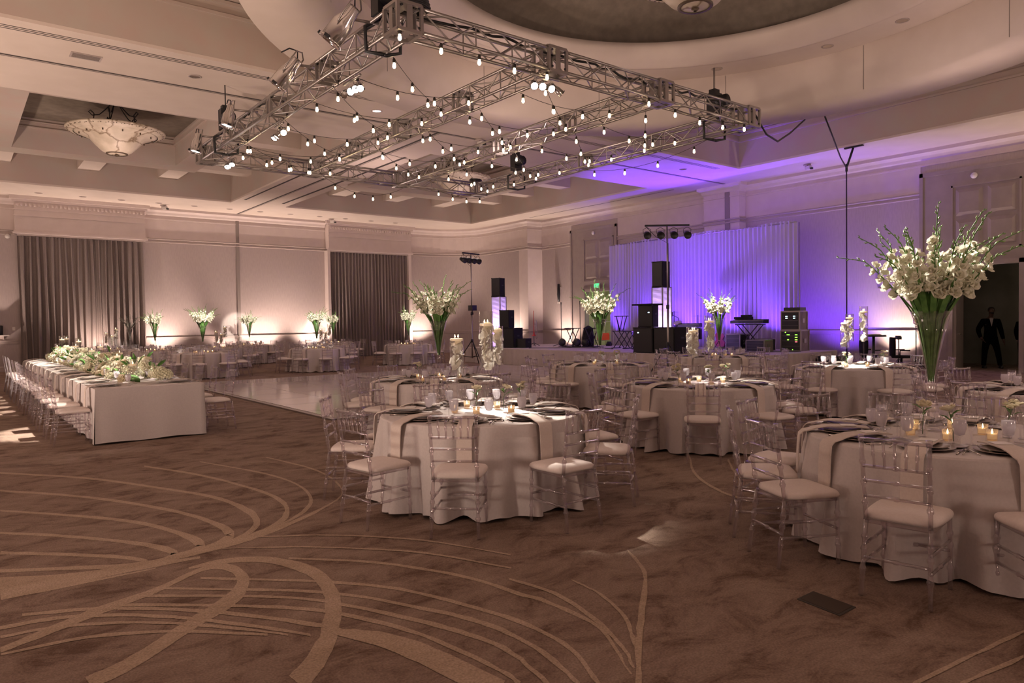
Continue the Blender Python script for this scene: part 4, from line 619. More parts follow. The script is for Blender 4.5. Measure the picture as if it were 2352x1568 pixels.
for sx in (-e, e):
    for sy in (-e, e): cb.bb(sx - .02, sx + .02, sy - .02, sy + .02, -e, e)
for z in (-e, e):
    cb.bb(-e, e, -e - .02, -e + .03, z - .02, z + .02); cb.bb(-e, e, e - .03, e + .02, z - .02, z + .02); cb.bb(-e - .02, -e + .03, -e, e, z - .02, z + .02); cb.bb(e - .03, e + .02, -e, e, z - .02, z + .02)
for z in (-e, e): cb.bb(-.05, .05, -e, e, z - .005, z + .005); cb.bb(-e, e, -.05, .05, z - .005, z + .005)
for s_ in (-e, e): cb.bb(s_ - .005, s_ + .005, -.04, .04, -e, e); cb.bb(-.04, .04, s_ - .005, s_ + .005, -e, e)
cbm = cb.mesh('corner_block', M_alu)
bolt = MB().lathe([(0, .012), (.016, .012), (.016, 0)], 6).mesh('bolt', M_blk)
for j, y in enumerate(TY):
    for i, x in enumerate(TX):
        t = TH('truss_corner_block', 'aluminium truss corner block, %s side, %s joint' % (('near', 'far')[j], ('leftmost', 'second', 'third', 'rightmost')[i]), 'truss block', (x, y, 5.43), 0, 'square aluminium truss rig')
        O('block_frame', cbm, t)
        for a in (-.12, .12):
            for b in (-.12, .12): O('bolt', bolt, t, (a, -.19, b), M=Matrix.Translation((a, -.185, b)) @ Matrix.Rotation(PI / 2, 4, 'X'))
# chain hoists with black slings
def hoist(x, y, lab, rod=False):
    t = TH('chain_hoist', lab, 'hoist', (x, y, 0))
    MB().box((0, 0, 5.88), (.24, .2, .42)).box((0, 0, 6.12), (.16, .14, .1)).obj('motor_body', M_blk, t)
    MB().lathe([(0, -.14), (.12, -.14), (.13, 0), (.12, .14), (0, .14)], 12, M=Matrix.Translation((.0, -.16, 5.9)) @ Matrix.Rotation(PI / 2, 4, 'X')).obj('motor_cover', M_blk, t)
    MB().tube([(0, 0, 6.15), (0, 0, 6.6)], .012 if not rod else .02).obj('chain', M_blk if not rod else M_seam, t)
    for q in (-1, 1):
        MB().tube([(0, 0, 5.66), (q * .21, -.1 * q, 5.52), (q * .2, -.1 * q, 5.2), (q * .05, 0, 5.17), (0, 0, 5.17)], .028, 6).obj('sling', M_blk, t)
    MB().tube([(.1, 0, 6.05), (.25, .05, 5.9), (.2, .1, 5.7), (.3, .1, 5.6)], .014).obj('cable_loop', M_blk, t)
hoist(4.62, 8.55, 'black chain hoist above the near left truss corner'); hoist(4.62, 15.4, 'black chain hoist on the left truss near its far end'); 
hoist(12.1, 8.75, 'black chain hoist at the near right truss with a thin rod up', True); hoist(12.1, 15.1, 'black chain hoist on the right truss near its far end')
cn = TH('cable_bundle', 'black coiled cable bundle on the near left truss corner', 'cable', (4.75, 8.0, 5.62))
for i in range(7):
    P = [((.24 - .01 * i) * math.cos(a / 10 * 2 * PI + i), (.16 + .005 * i) * math.sin(a / 10 * 2 * PI + i), .02 + .022 * i) for a in range(11)]
    MB().tube(P, .022, 6, False).obj('cable_coil', M_blk, cn)
cn2 = TH('cable_bundle', 'small black coil on the far right truss corner', 'cable', (12.0, 16.85, 5.62))
for i in range(3): MB().tube([(.18 * math.cos(a / 10 * 2 * PI), .14 * math.sin(a / 10 * 2 * PI), .02 + .03 * i) for a in range(11)], .02, 6, False).obj('cable_coil', M_blk, cn2)
rng = random.Random(3)
for nm, (a, b) in (('near', ((4.9, 8.1), (12.0, 8.1))), ('left', ((4.55, 8.3), (4.55, 16.6)))):
    P = []
    for i in range(41):
        u = i / 40; P.append((a[0] + (b[0] - a[0]) * u + rng.uniform(-.03, .03), a[1] + (b[1] - a[1]) * u + rng.uniform(-.03, .03), 5.60 + rng.uniform(-.02, .05)))
    t = tag(MB().tube(P, .02, 5).obj('truss_cable', M_blk), 'black power cable lying along the %s truss' % nm, 'cable')
tag(MB().tube([(12.2, 7.9, 5.5), (12.9, 8.1, 5.27), (13.8, 8.4, 5.32), (15.3, 9.0, 5.85), (17.0, 9.6, 6.57)], .02, 6).obj('feeder_cable', M_blk), 'black cable drooping from the right truss corner to the ceiling', 'cable')
# par cans
pc_body = MB().lathe([(.0, -.17), (.055, -.17), (.065, -.15), (.07, -.06), (.10, .02), (.105, .20), (.118, .205), (.118, .225), (.105, .225), (.10, .20)], 20).mesh('can_body', M_chrome)
pc_lens_on = MB().lathe([(0, .19), (.097, .185)], 20).mesh('lens', M_lens); pc_lens_off = MB().lathe([(0, .19), (.097, .185)], 20).mesh('lens', M_steel)
pc_yoke = MB().tube([(.115, 0, .05), (.14, 0, -.05), (.14, 0, -.22), (0, 0, -.26), (-.14, 0, -.22), (-.14, 0, -.05), (-.115, 0, .05)], .009, 5).mesh('yoke', M_alu)
pc_clip = [MB().box(c, d).mesh('gel_clip', M_blk) for c, d in (((.12, 0, .21), (.03, .05, .03)), ((-.12, 0, .21), (.03, .05, .03)), ((0, .12, .21), (.05, .03, .03)))]
pc_old = MB().box((.12, 0, .21), (.03, .05, .03)).box((-.12, 0, .21), (.03, .05, .03)).box((0, .12, .21), (.05, .03, .03)).mesh('gel_clip', M_blk)
pc_cable = MB().tube([(0, 0, -.17), (.03, .04, -.24), (.1, .1, -.2), (.16, .12, -.1)], .008, 5).mesh('lead', M_blk)
def par(loc, aim, lab, on=True, s=1.0, grp=None):
    q = (Vector(aim) - Vector(loc)).to_track_quat('Z', 'Y')
    t = tag(O('par_can', None, M=Matrix.Translation(loc) @ q.to_matrix().to_4x4() @ Matrix.Scale(s, 4)), lab, 'stage light', grp)
    O('can_body', pc_body, t); O('lens', pc_lens_on if on else pc_lens_off, t); O('yoke', pc_yoke, t); [O('gel_clip', q_, t) for q_ in pc_clip]; O('lead', pc_cable, t)
G1 = 'chrome can lights outside the left truss'
par((4.02, 8.46, 5.42), (3.1, 9.2, 3.9), 'chrome can light nearest the near left truss corner', False, 1.35, G1)
par((4.08, 10.5, 5.40), (3.15, 11.2, 3.9), 'chrome can light second along the left truss', False, 1.3, G1)
par((4.1, 13.45, 5.45), (2.9, 13.4, .5), 'lit chrome can light third along the left truss', True, 1.05, G1)
par((4.12, 15.67, 5.42), (3.0, 15.5, .5), 'lit chrome can light at the far end of the left truss', True, 1.05, G1)
def cluster(x, y, n, dx, dy, aims, where):
    bar = tag(MB().tube([(x - dx * .3, y - dy * .3, 5.22), (x + dx * (n - .7), y + dy * (n - .7), 5.22)], .022, 8).tube([(x + dx * .8, y + dy * .8, 5.22), (x + dx * .8, y + dy * .8, 5.3)], .02).obj('lamp_bar', M_alu), 'short lamp bar under the %s' % where, 'lamp bar')
    for i in range(n): par((x + dx * i, y + dy * i, 5.08), aims[i], 'white-hot small can light, %s of %d under the %s' % (('first', 'second', 'third', 'fourth')[i], n, where), i != 3, .5, 'lamps under the ' + where)
cluster(4.78, 9.6, 4, .0, .15, [(3.5, 5, .8), (2.2, 1.5, 1), (1.6, 1.2, 1), (0, 4, .5)], 'left truss near its front')
cluster(4.78, 12.65, 3, .0, .15, [(3.5, 5, .8), (2, 13, .9), (2, 12, .9)], 'left truss midway')
cluster(4.8, 15.6, 3, .0, .15, [(3, 12, .9), (2.4, 14, .9), (2.5, 13, .9)], 'left truss far end')
cluster(6.8, 8.05, 4, .15, .0, [(4, 3.5, 1), (3.0, 1.0, 1), (5.0, 1.0, 1), (12, 6, .8)], 'near truss middle joint')
tag(MB().tube([(4.2, 8.6, 5.55), (4.62, 8.6, 5.585)], .02).obj('rigging_pipe', M_alu), 'steel arm of the nearest chrome can light', 'pipe')
tag(MB().tube([(4.2, 10.6, 5.55), (4.62, 10.6, 5.585)], .02).obj('rigging_pipe', M_alu), 'steel arm of the second chrome can light', 'pipe')
tag(MB().tube([(4.2, 13.45, 5.55), (4.62, 13.45, 5.585)], .02).obj('rigging_pipe', M_alu), 'steel arm of the third chrome can light', 'pipe')
tag(MB().tube([(4.2, 15.7, 5.55), (4.62, 15.7, 5.585)], .02).obj('rigging_pipe', M_alu), 'steel arm of the farthest chrome can light', 'pipe')
# festoon strings
bm_b = MB().lathe([(.0, -.142), (.013, -.138), (.021, -.126), (.0245, -.110), (.021, -.09), (.015, -.068), (.018, -.05)], 10).mesh('bulb', M_bulb)
bm_s = MB().lathe([(.018, -.065), (.022, -.06), (.022, -.02), (.012, 0), (0, 0)], 8).mesh('socket', M_cord)
def festoon(p, q, nb, lab, sag=.28, off=.12):
    p = Vector(p); q = Vector(q); t = TH('string_light', lab, 'string light', p, 0, 'warm bulb strings across the truss')
    d = q - p
    def at(u): return Vector((d.x * u, d.y * u, d.z * u - sag * 4 * u * (1 - u)))
    MB().tube([at(i / 14) for i in range(15)], .0045, 5, False).obj('cord', M_cord, t)
    for i in range(nb):
        c = at(off + (1 - 2 * off) * (i + .0) / max(1, nb - 1)); b = O('bulb', bm_b, t, c); O('socket', bm_s, b)
zf = 5.38
ORD = ('nearest', 'second', 'third', 'farthest')
bays = [(4.72, 7.0, 'left bay', (9.8, 11.3, 13.0, 14.8), ((8.6, 10.75), (10.4, 12.7), (12.5, 14.9), (14.6, 16.6))),
        (7.2, 9.45, 'middle bay', (8.95, 10.45, 12.05, 13.7), ((8.3, 10.2), (10.0, 11.9), (11.7, 13.6), (13.6, 15.6))),
        (9.65, 12.0, 'right bay', (9.55, 11.35, 13.1, 14.9), ((8.4, 10.5), (10.2, 12.2), (12.1, 14.1), (14.0, 16.2)))]
for x0, x1, nm, ys, dg in bays:
    for i, y in enumerate(ys): festoon((x0, y, zf - .1), (x1, y, zf), 4, '%s straight bulb string crossing the %s' % (ORD[i], nm), .14, .06)
    for i, (a, b) in enumerate(dg): festoon((x0, a, zf - .1), (x1, b, zf), 4, '%s slanting bulb string crossing the %s' % (ORD[i], nm), .12, .08)
festoon((4.45, 7.9, 5.27), (7.0, 7.92, 5.27), 5, 'bulb string hanging under the near truss, left section', .05, .02)
festoon((9.1, 7.9, 5.27), (11.9, 7.9, 5.27), 5, 'bulb string hanging under the near truss, right section', .1, .02)
festoon((7.3, 16.75, 5.27), (9.6, 16.9, 5.2), 4, 'bulb string drooping under the far truss', .3, .15)
festoon((10.4, 16.6, 5.27), (12.2, 16.7, 5.2), 4, 'bulb string near the far right truss corner', .12, .1)
festoon((12.25, 9.0, 5.27), (12.2, 12.6, 5.27), 4, 'bulb string hanging under the right truss', .22, .1)
festoon((4.75, 15.1, 5.2), (7.1, 15.6, 5.2), 5, 'bulb string low behind the left bay', .1, .05)
# hanging cable with bridle
hc = TH('hanging_cable', 'thin black cable hanging from the ceiling right of the drape with a forked top', 'cable', (20.9, 10.5, 0))
MB().tube([(0, 0, 6.01), (0, 0, .0)], .018, 6).obj('drop_cable', M_blk, hc)
MB().tube([(0, 0, 6.0), (0, -.2, 6.55)], .035, 6).obj('bridle_arm', M_blk, hc); MB().box((0, -.22, 6.57), (.08, .55, .03)).obj('ceiling_plate', M_blk, hc)
MB().tube([(0, 0, 6.0), (-1.0, -.33, 6.12), (-2.4, -.84, 6.38), (-3.74, -1.34, 6.57)], .02, 6).obj('stay_cable', M_blk, hc)
MB().lathe([(0, -.12), (.035, -.1), (.035, .1), (0, .12)], 8, (0, 0, 6.0)).obj('clamp', M_blk, hc)
# wall uplight cans
uc = MB().lathe([(0, 0), (.09, 0), (.10, .02), (.10, .16), (.085, .17), (.08, .155)], 16).mesh('can', M_blk); ul = MB().lathe([(.08, .155), (0, .155)], 16).mesh('lens', M_uplens); pl = MB().lathe([(.08, .155), (0, .155)], 16).mesh('lens', M_puplens)
ub = MB().bb(-.14, .14, -.03, .03, 0, .02).bb(-.14, -.12, -.03, .03, 0, .1).bb(.12, .14, -.03, .03, 0, .1).mesh('bracket', M_blk)
wn = ['under the left curtain', 'on the back wall left of the seam', 'on the back wall near the seam', 'on the back wall right of the seam', 'beside the second curtain', 'in the rounded corner by the curtain', 'in the rounded corner by the pier', 'left of the stage door', 'beside the right doorway', 'right of the doorway', 'at the far left wall']
for (x, y, p), w in zip(UPL[:11], wn):
    t = TH('wall_uplight', 'small floor uplight ' + w, 'uplight', (x, y, .0), 0, 'peach uplights along the walls'); O('can', uc, t); O('lens', ul, t); O('bracket', ub, t)
for i, y in enumerate((19.9, 18.0, 16.4, 14.6, 13.0)):
    t = TH('stage_uplight', 'purple floor uplight before the drape, %s from the left' % ORDW[i], 'uplight', (20.55, y, .6), 0, 'purple uplights on stage'); O('can', uc, t); O('lens', pl, t); O('bracket', ub, t)
# ================================================ CHAIRS
def beaded(p, q, r, beads, n=7):
    """a tube with small turned rings, like a bamboo-style chair member"""
    p = Vector(p); q = Vector(q); pts = [p]; rs = [r]
    for b in beads:
        for db, k in ((-.018, 1), (-.007, 1.45), (.007, 1.45), (.018, 1)):
            u = b + db / (q - p).length
            if 0 < u < 1: pts.append(p + (q - p) * u); rs.append(r * k)
    pts.append(q); rs.append(r)
    return pts, rs, n
def bt(mb, p, q, r, beads=(), n=7):
    a, b, c = beaded(p, q, r, beads, n); mb.tube(a, b, c); return mb
FL = [(-.185, .185), (.185, .185)]
def leg_front(x): return bt(MB(), (x, .185, .0), (x * .98, .18, .43), .0135, (.3, .62, .78))
def leg_back(x):
    mb = MB(); bt(mb, (x * 1.0, -.245, 0), (x * .93, -.19, .43), .0135, (.35, .62, .78)); bt(mb, (x * .93, -.19, .43), (x * .97, -.255, .91), .013, (.22, .46, .72)); bt(mb, (x * .97, -.253, .895), (x * .975, -.257, .93), .017); return mb
CH = {}
CH['legs'] = [leg_front(-.18).mesh('leg', M_acr), leg_front(.18).mesh('leg', M_acr), leg_back(-.178).mesh('leg', M_acr), leg_back(.178).mesh('leg', M_acr)]
CH['frame'] = MB().box((0, .178, .425), (.36, .02, .022)).box((0, -.188, .425), (.34, .02, .022)).box((-.172, -.005, .425), (.02, .37, .022)).box((.172, -.005, .425), (.02, .37, .022)).mesh('seat_frame', M_acr)
def yb(z): return -.19 - (z - .43) / .48 * .065
CH['top'] = bt(MB(), (-.178, yb(.905), .905), (.178, yb(.905), .905), .0125, (.5,)).mesh('top_rail', M_acr)
CH['rail'] = [bt(MB(), (-.17, yb(z), z), (.17, yb(z), z), .0095, (.5,)).mesh('back_rail', M_acr) for z in (.75, .665, .575)]
CH['spin'] = [bt(MB(), (x, yb(.9), .90), (x * .94, yb(.75), .75), .008, (.5,)).mesh('spindle', M_acr) for x in (-.115, -.058, 0, .058, .115)]
ST_ = [bt(MB(), (s * .177, .18, z), (s * .172, -.205 - (.3 - z) * .1, z), .0095, (.5,)).mesh('stretcher', M_acr) for s in (-1, 1) for z in (.19, .29)] + \
      [bt(MB(), (-.176, .182, z), (.176, .182, z), .0095, (.5,)).mesh('stretcher', M_acr) for z in (.23,)] + [bt(MB(), (-.17, -.215, .22), (.17, -.215, .22), .0095, (.5,)).mesh('stretcher', M_acr)]
def cushion_mesh():
    bm = bmesh.new(); n = 13; V = []
    for k, (s, z) in enumerate(((.90, .436), (.985, .44), (1.0, .452), (.985, .466), (.93, .478))):
        row = []
        for i in range(4 * n):
            e, u = divmod(i, n); u = u / n; c = [(-.19, -.185), (.19, -.185), (.205, .205), (-.205, .205)]
            a, b = c[e], c[(e + 1) % 4]; x = a[0] + (b[0] - a[0]) * u; y = a[1] + (b[1] - a[1]) * u
            # round the corners
            w = abs(u - .5) * 2; kk = 1 - .07 * w ** 5
            row.append(bm.verts.new((x * s * kk * (1 + .03 * (1 - w * w)), y * s * kk * (1 + .02 * (1 - w * w)), z)))
        V.append(row)
    for a, b in zip(V, V[1:]):
        for i in range(4 * n): bm.faces.new((a[i], a[(i + 1) % (4 * n)], b[(i + 1) % (4 * n)], b[i]))
    prev = V[-1]
    for s, z in ((.75, .489), (.45, .496)):
        row = [bm.verts.new((v.co.x * s / .93, v.co.y * s / .93, z)) for v in V[-1]]
        for i in range(4 * n): bm.faces.new((prev[i], prev[(i + 1) % (4 * n)], row[(i + 1) % (4 * n)], row[i]))
        prev = row
    bm.faces.new(prev); bm.faces.new(V[0][::-1])
    me = bpy.data.meshes.new('cushion'); bm.to_mesh(me); bm.free()
    for p in me.polygons: p.use_smooth = True
    me.materials.append(M_cush); return me
CH['cush'] = cushion_mesh()
def join_far():
    mb = MB()
    for s in (-1, 1):
        mb.tube([(s * .18, .185, 0), (s * .176, .18, .43)], .0135, 5); mb.tube([(s * .178, -.245, 0), (s * .166, -.19, .43), (s * .173, -.257, .93)], .0135, 5)
        for z in (.2, .3): mb.tube([(s * .177, .18, z), (s * .172, -.2, z)], .009, 4)
    mb.tube([(-.176, .182, .24), (.176, .182, .24)], .009, 4); mb.tube([(-.178, yb(.905), .905), (.178, yb(.905), .905)], .0125, 5)
    for z in (.75, .665, .575): mb.tube([(-.17, yb(z), z), (.17, yb(z), z)], .0095, 4)
    for x in (-.115, -.058, 0, .058, .115): mb.tube([(x, yb(.9), .9), (x * .94, yb(.75), .75)], .008, 4)
    for b, d in (((0, .178, .425), (.36, .02, .022)), ((0, -.188, .425), (.34, .02, .022)), ((-.172, 0, .425), (.02, .37, .022)), ((.172, 0, .425), (.02, .37, .022))): mb.box(b, d)
    return mb.mesh('frame', M_acrf)
FARF = join_far()
rng = random.Random(11)
def chair(x, y, ang, lab, grp, far=False):
    """ang = direction the sitter faces"""
    t = TH('chiavari_chair', lab, 'chair', (x, y, 0), ang - PI / 2, grp)
    if far:
        O('frame', FARF, t)
    else:
        for m in CH['legs']: O('leg', m, t)
        O('seat_frame', CH['frame'], t); O('top_rail', CH['top'], t)
        for m in CH['rail']: O('back_rail', m, t)
        for m in CH['spin']: O('spindle', m, t)
        for m in ST_: O('stretcher', m, t)
    O('cushion', CH['cush'], t); return t
# ================================================ TABLE THINGS (prototype meshes)
plate_m = MB().lathe([(0, .004), (.09, .004), (.11, .008), (.155, .016), (.162, .018), (.160, .021), (.11, .013), (.09, .009), (0, .009)], 28).mesh('charger_plate', M_plate)
dish_m = MB().lathe([(0, .0), (.06, .0), (.08, .006), (.125, .014), (.128, .017), (.08, .010), (0, .006)], 24).mesh('dinner_plate', M_plate)
bread_m = MB().lathe([(0, .0), (.045, .0), (.06, .004), (.078, .012), (.080, .015), (.058, .008), (0, .005)], 20).mesh('side_plate', M_plate)
def napkin_mesh(flat=False):
    P = [(-.175, .035), (-.10, .042), (.0, .044), (.10, .042), (.17, .030), (.225, .012), (.262, .004), (.285, -.02), (.292, -.08), (.296, -.16), (.30, -.30)]
    mb = MB(); w = .062; th = .007; n = len(P)
    A = [(x, -w, z) for x, z in P]; B = [(x, w, z) for x, z in P]; N_ = []
    for i in range(n):
        a = P[max(0, i - 1)]; b = P[min(n - 1, i + 1)]; d = Vector((b[0] - a[0], b[1] - a[1])).normalized(); N_.append((-d.y * th, d.x * th))
    C = [(x + N_[i][0], -w, z + N_[i][1]) for i, (x, z) in enumerate(P)]; D = [(x + N_[i][0], w, z + N_[i][1]) for i, (x, z) in enumerate(P)]
    mb.strip(A, B).strip(D, C).strip(C, A, False).strip(B, D, False); mb.add([A[0], B[0], D[0], C[0]], [(0, 1, 2, 3)]); mb.add([A[-1], B[-1], D[-1], C[-1]], [(3, 2, 1, 0)])
    return mb.mesh('napkin', M_napk)
nap_m = napkin_mesh()
card_m = MB().box((0, 0, 0), (.10, .10, .003)).mesh('menu_card', M_card)
fork_m = MB().tube([(-.095, 0, 0), (-.02, 0, .004), (.03, 0, .006), (.05, 0, .002)], [.0045, .003, .003, .009], 6).box((.075, -.009, .004), (.05, .0025, .002)).box((.075, -.003, .004), (.05, .0025, .002)).box((.075, .003, .004), (.05, .0025, .002)).box((.075, .009, .004), (.05, .0025, .002)).mesh('fork', M_steel)
knife_m = MB().tube([(-.11, 0, 0), (-.02, 0, .0)], [.006, .005], 6).box((.05, .002, .0), (.14, .016, .0025)).mesh('knife', M_steel)
spoon_m = MB().tube([(-.095, 0, 0), (.03, 0, .004)], [.0045, .003], 6).lathe([(0, -.003), (.014, 0), (.019, .006)], 12, (.052, 0, 0)).mesh('spoon', M_steel)
def gob(h, rb, stem, name, m, n=16):
    zb = stem
    return [(0, .003), (.036, .002), (.034, .006), (.006, .012), (.005, zb - .012), (.012, zb), (rb * .72, zb + (h - zb) * .18), (rb, zb + (h - zb) * .5), (rb * .92, zb + (h - zb) * .85), (rb * .86, h)]
G_gob = gob(.19, .042, .06, 'g', None); G_wine = gob(.215, .043, .095, 'w', None); G_flute = gob(.22, .030, .10, 'f', None)
gob_m = MB().lathe(G_gob, 18).mesh('water_goblet', M_glass)
gobw_m = MB().lathe([(0, .064), (.028, .075), (.0405, .125), (.0385, .165), (0, .165)], 16).mesh('iced_water', M_frost)
wine_m = MB().lathe(G_wine, 18).mesh('wine_glass', M_glass); flute_m = MB().lathe(G_flute, 16).mesh('champagne_flute', M_glass)
vot_m = MB().lathe([(0, .004), (.030, .004), (.034, .075), (.031, .075), (.028, .012), (0, .012)], 16).mesh('votive_glass', M_votive)
votc_m = MB().lathe([(0, .012), (.027, .012), (.027, .045), (0, .045)], 14).mesh('candle', M_wax)
flame_m = MB().lathe([(0, 0), (.0055, .006), (.006, .013), (.003, .024), (0, .034)], 8).mesh('flame', M_flame)
wick_m = MB().tube([(0, 0, 0), (0, 0, .008)], .001, 4).mesh('wick', M_blk)
disc_m = MB().lathe([(0, 0), (.062, 0), (.066, .008), (.066, .020), (.060, .026), (0, .026)], 20).mesh('wax_disc', M_wax)
def flower(seed, r, layers, m, name, cup=.5, ruffle=.25, pw=.55):
    rng = random.Random(seed); mb = MB()
    for li, (k, rr, tilt) in enumerate(layers):
        for i in range(k):
            a = 2 * PI * (i + .5 * (li % 2)) / k + rng.uniform(-.1, .1); R = Matrix.Rotation(a, 4, 'Z') @ Matrix.Rotation(-tilt, 4, 'Y'); w = pw * rr
            g = []
            for u in (0.05, .5, .85, 1.0):
                row = []
                for v in (-1, -.4, .4, 1):
                    ww = w * (math.sin(min(1, u * 1.15) * PI * .62)) * (1 if u < 1 else .72)
                    row.append(R @ Vector((u * rr, v * ww, cup * rr * (v * v * .35) + ruffle * rr * rng.uniform(-.5, .5) * u * u)))
                g.append(row)
            for p, q in zip(g, g[1:]): mb.strip(p, q)
    return mb
glad_fl = [flower(s, .048, ((3, .042, 1.15), (3, .050, .75)), M_petal, 'b', .6, .45, .62).mesh('blossom', M_petal) for s in range(4)]
rose_m = [flower(s, .05, ((3, .026, 1.35), (5, .036, 1.15), (5, .046, .8), (6, .052, .45)), M_rose, 'r', .9, .2, .7).mesh('rose', M_rose) for s in (5, 6, 7)]
orch_m = flower(9, .06, ((3, .06, .35), (2, .065, .2)), M_orch, 'o', .3, .2, .62).mesh('orchid', M_orch)
def hyd(seed, R, m=None):
    rng = random.Random(seed); mb = MB()
    for i in range(46):
        z = 1 - (i + .5) / 46 * 1.35; a = i * 2.39996; rr = math.sqrt(max(0, 1 - z * z)); c = Vector((rr * math.cos(a), rr * math.sin(a), z)) * R
        n = c.normalized(); u = n.orthogonal().normalized(); w = n.cross(u); s = R * .24; th = rng.uniform(0, 1.5)
        for k in range(4):
            t0 = th + k * PI / 2; d = u * math.cos(t0) + w * math.sin(t0); e = u * math.cos(t0 + .78) + w * math.sin(t0 + .78); f = u * math.cos(t0 - .78) + w * math.sin(t0 - .78)
            mb.add([c, c + f * s * .7 + n * .004, c + d * s + n * .009, c + e * s * .7 + n * .004], [(0, 1, 2, 3)], True)
    return mb.mesh('hydrangea', m or M_hyd)
hyd_m = [hyd(1, .085), hyd(2, .07)]
leaf_m = MB()
leaf_m.strip([(0, 0, 0), (.04, .018, .008), (.09, .022, .012), (.15, .002, -.01)], [(0, 0, 0), (.04, 0, -.002), (.09, 0, 0), (.15, 0, -.012)]).strip([(0, 0, 0), (.04, 0, -.002), (.09, 0, 0), (.15, 0, -.012)], [(0, 0, 0), (.04, -.018, .008), (.09, -.022, .012), (.15, -.002, -.01)])
leaf_m = leaf_m.mesh('leaf', M_leaf)
ZT_ = .765
def place(name, me, lab, cat, grp, loc, rz, kids=()):
    o = tag(O(name, me, None, loc, rz), lab, cat, grp)
    for nm, m2, l2 in kids: O(nm, m2, o, l2)
    return o
POSN = ('front place',) + tuple(w + ' place clockwise' for w in ORDW)
def setting(cx, cy, a, where, tn, level, edge=.93):
    """a = outward direction of the place; level 2 full, 1 light, 0 far"""
    c, s = math.cos(a), math.sin(a)
    def P(r, t, z=0): r = r - .93 + edge; return (cx + c * r - s * t, cy + s * r + c * t, ZT_ + z)
    w = '%s, %s' % (where, tn)
    if level >= 1:
        place('charger_plate', plate_m, 'dark charger plate, ' + w, 'plate', 'charger plates', P(.70, 0, 0), a)
        place('dinner_plate', dish_m, 'taupe plate under napkin, ' + w, 'plate', 'dinner plates', P(.70, 0, .012), a)
    place('napkin', nap_m, 'folded hanging napkin, ' + w, 'napkin', 'napkins on the tables', P(.70, rng.uniform(-.01, .01), .0), a + rng.uniform(-.05, .05))
    place('water_goblet', gob_m, 'frosty water goblet, ' + w, 'glass', 'iced-water goblets', P(.47, .14, 0), a, (('iced_water', gobw_m, None),))
    if level >= 1:
        place('menu_card', card_m, 'square white menu card, ' + w, 'card', 'menu cards', P(.66, 0, .054), a)
        place('wine_glass', wine_m, 'clear wine glass, ' + w, 'glass', 'wine glasses', P(.43, .03, 0), a)
    if level >= 2:
        place('champagne_flute', flute_m, 'slim clear flute, ' + w, 'glass', 'flutes', P(.38, .19, 0), a)
        place('side_plate', bread_m, 'small side plate, ' + w, 'plate', 'side plates', P(.52, -.20, 0), a)
    if level >= 1:
        place('fork', fork_m, 'silver fork, ' + w, 'cutlery', 'forks', P(.71, -.185, .006), a + PI)
        place('knife', knife_m, 'silver knife, ' + w, 'cutlery', 'knives', P(.71, .185, .006), a + PI)
    if level >= 2: place('spoon', spoon_m, 'silver spoon, ' + w, 'cutlery', 'spoons', P(.72, .215, .006), a + PI)
def round_cloth(seed, r=.93):
    rg = random.Random(seed); n = 200; k = 14; ph = rg.uniform(0, 6); grid = []
    fo = [(rg.uniform(0, 2 * PI), rg.uniform(.7, 1.3)) for _ in range(3)]
    prof = [(0, ZT_), (.45, ZT_), (.80, ZT_), (r - .03, ZT_), (r - .008, ZT_ - .004), (r, ZT_ - .016), (None, .66), (None, .5), (None, .33), (None, .16), (None, .012)]
    for pr, z in prof:
        row = []
        for i in range(n + 1):
            th = 2 * PI * i / n
            if pr is not None: rr = pr; zz = z
            else:
                t = (ZT_ - z) / ZT_; f = math.sin(k * th + ph + 1.3 * math.sin(2 * th + fo[0][0])) + .45 * math.sin(2.0 * k * th + fo[1][0] + math.sin(3 * th))
                amp = .085 * t ** .9 * (.7 + .5 * math.sin(2 * th + fo[2][0]) ** 2); rr = r + .005 + .055 * t + amp * f; zz = z + (.012 * math.sin(k * th * 1.5 + 1) if z < .1 else 0) + (.01 if z < .1 else 0)
            row.append((rr * math.cos(th), rr * math.sin(th), zz))
        grid.append(row)
    mb = MB()
    for a, b in zip(grid, grid[1:]): mb.strip(b, a)
    return mb.mesh('tablecloth', M_cloth)
CLOTHS = [round_cloth(i) for i in range(5)]
top_m = MB().lathe([(0, .72), (.91, .72), (.915, .735), (.91, .75), (0, .75)], 40).mesh('tabletop', M_seam)
tleg = [MB().tube([(x, y, 0), (x * .9, y * .9, .72)], .016, 6).mesh('leg', M_steel) for x in (-.45, .45) for y in (-.45, .45)]
def votive(x, y, lab):
    o = place('votive_candle', vot_m, lab, 'candle', 'lit votive candles', (x, y, ZT_), 0); O('candle', votc_m, o); f = O('flame', flame_m, o, (0, 0, .045)); return o
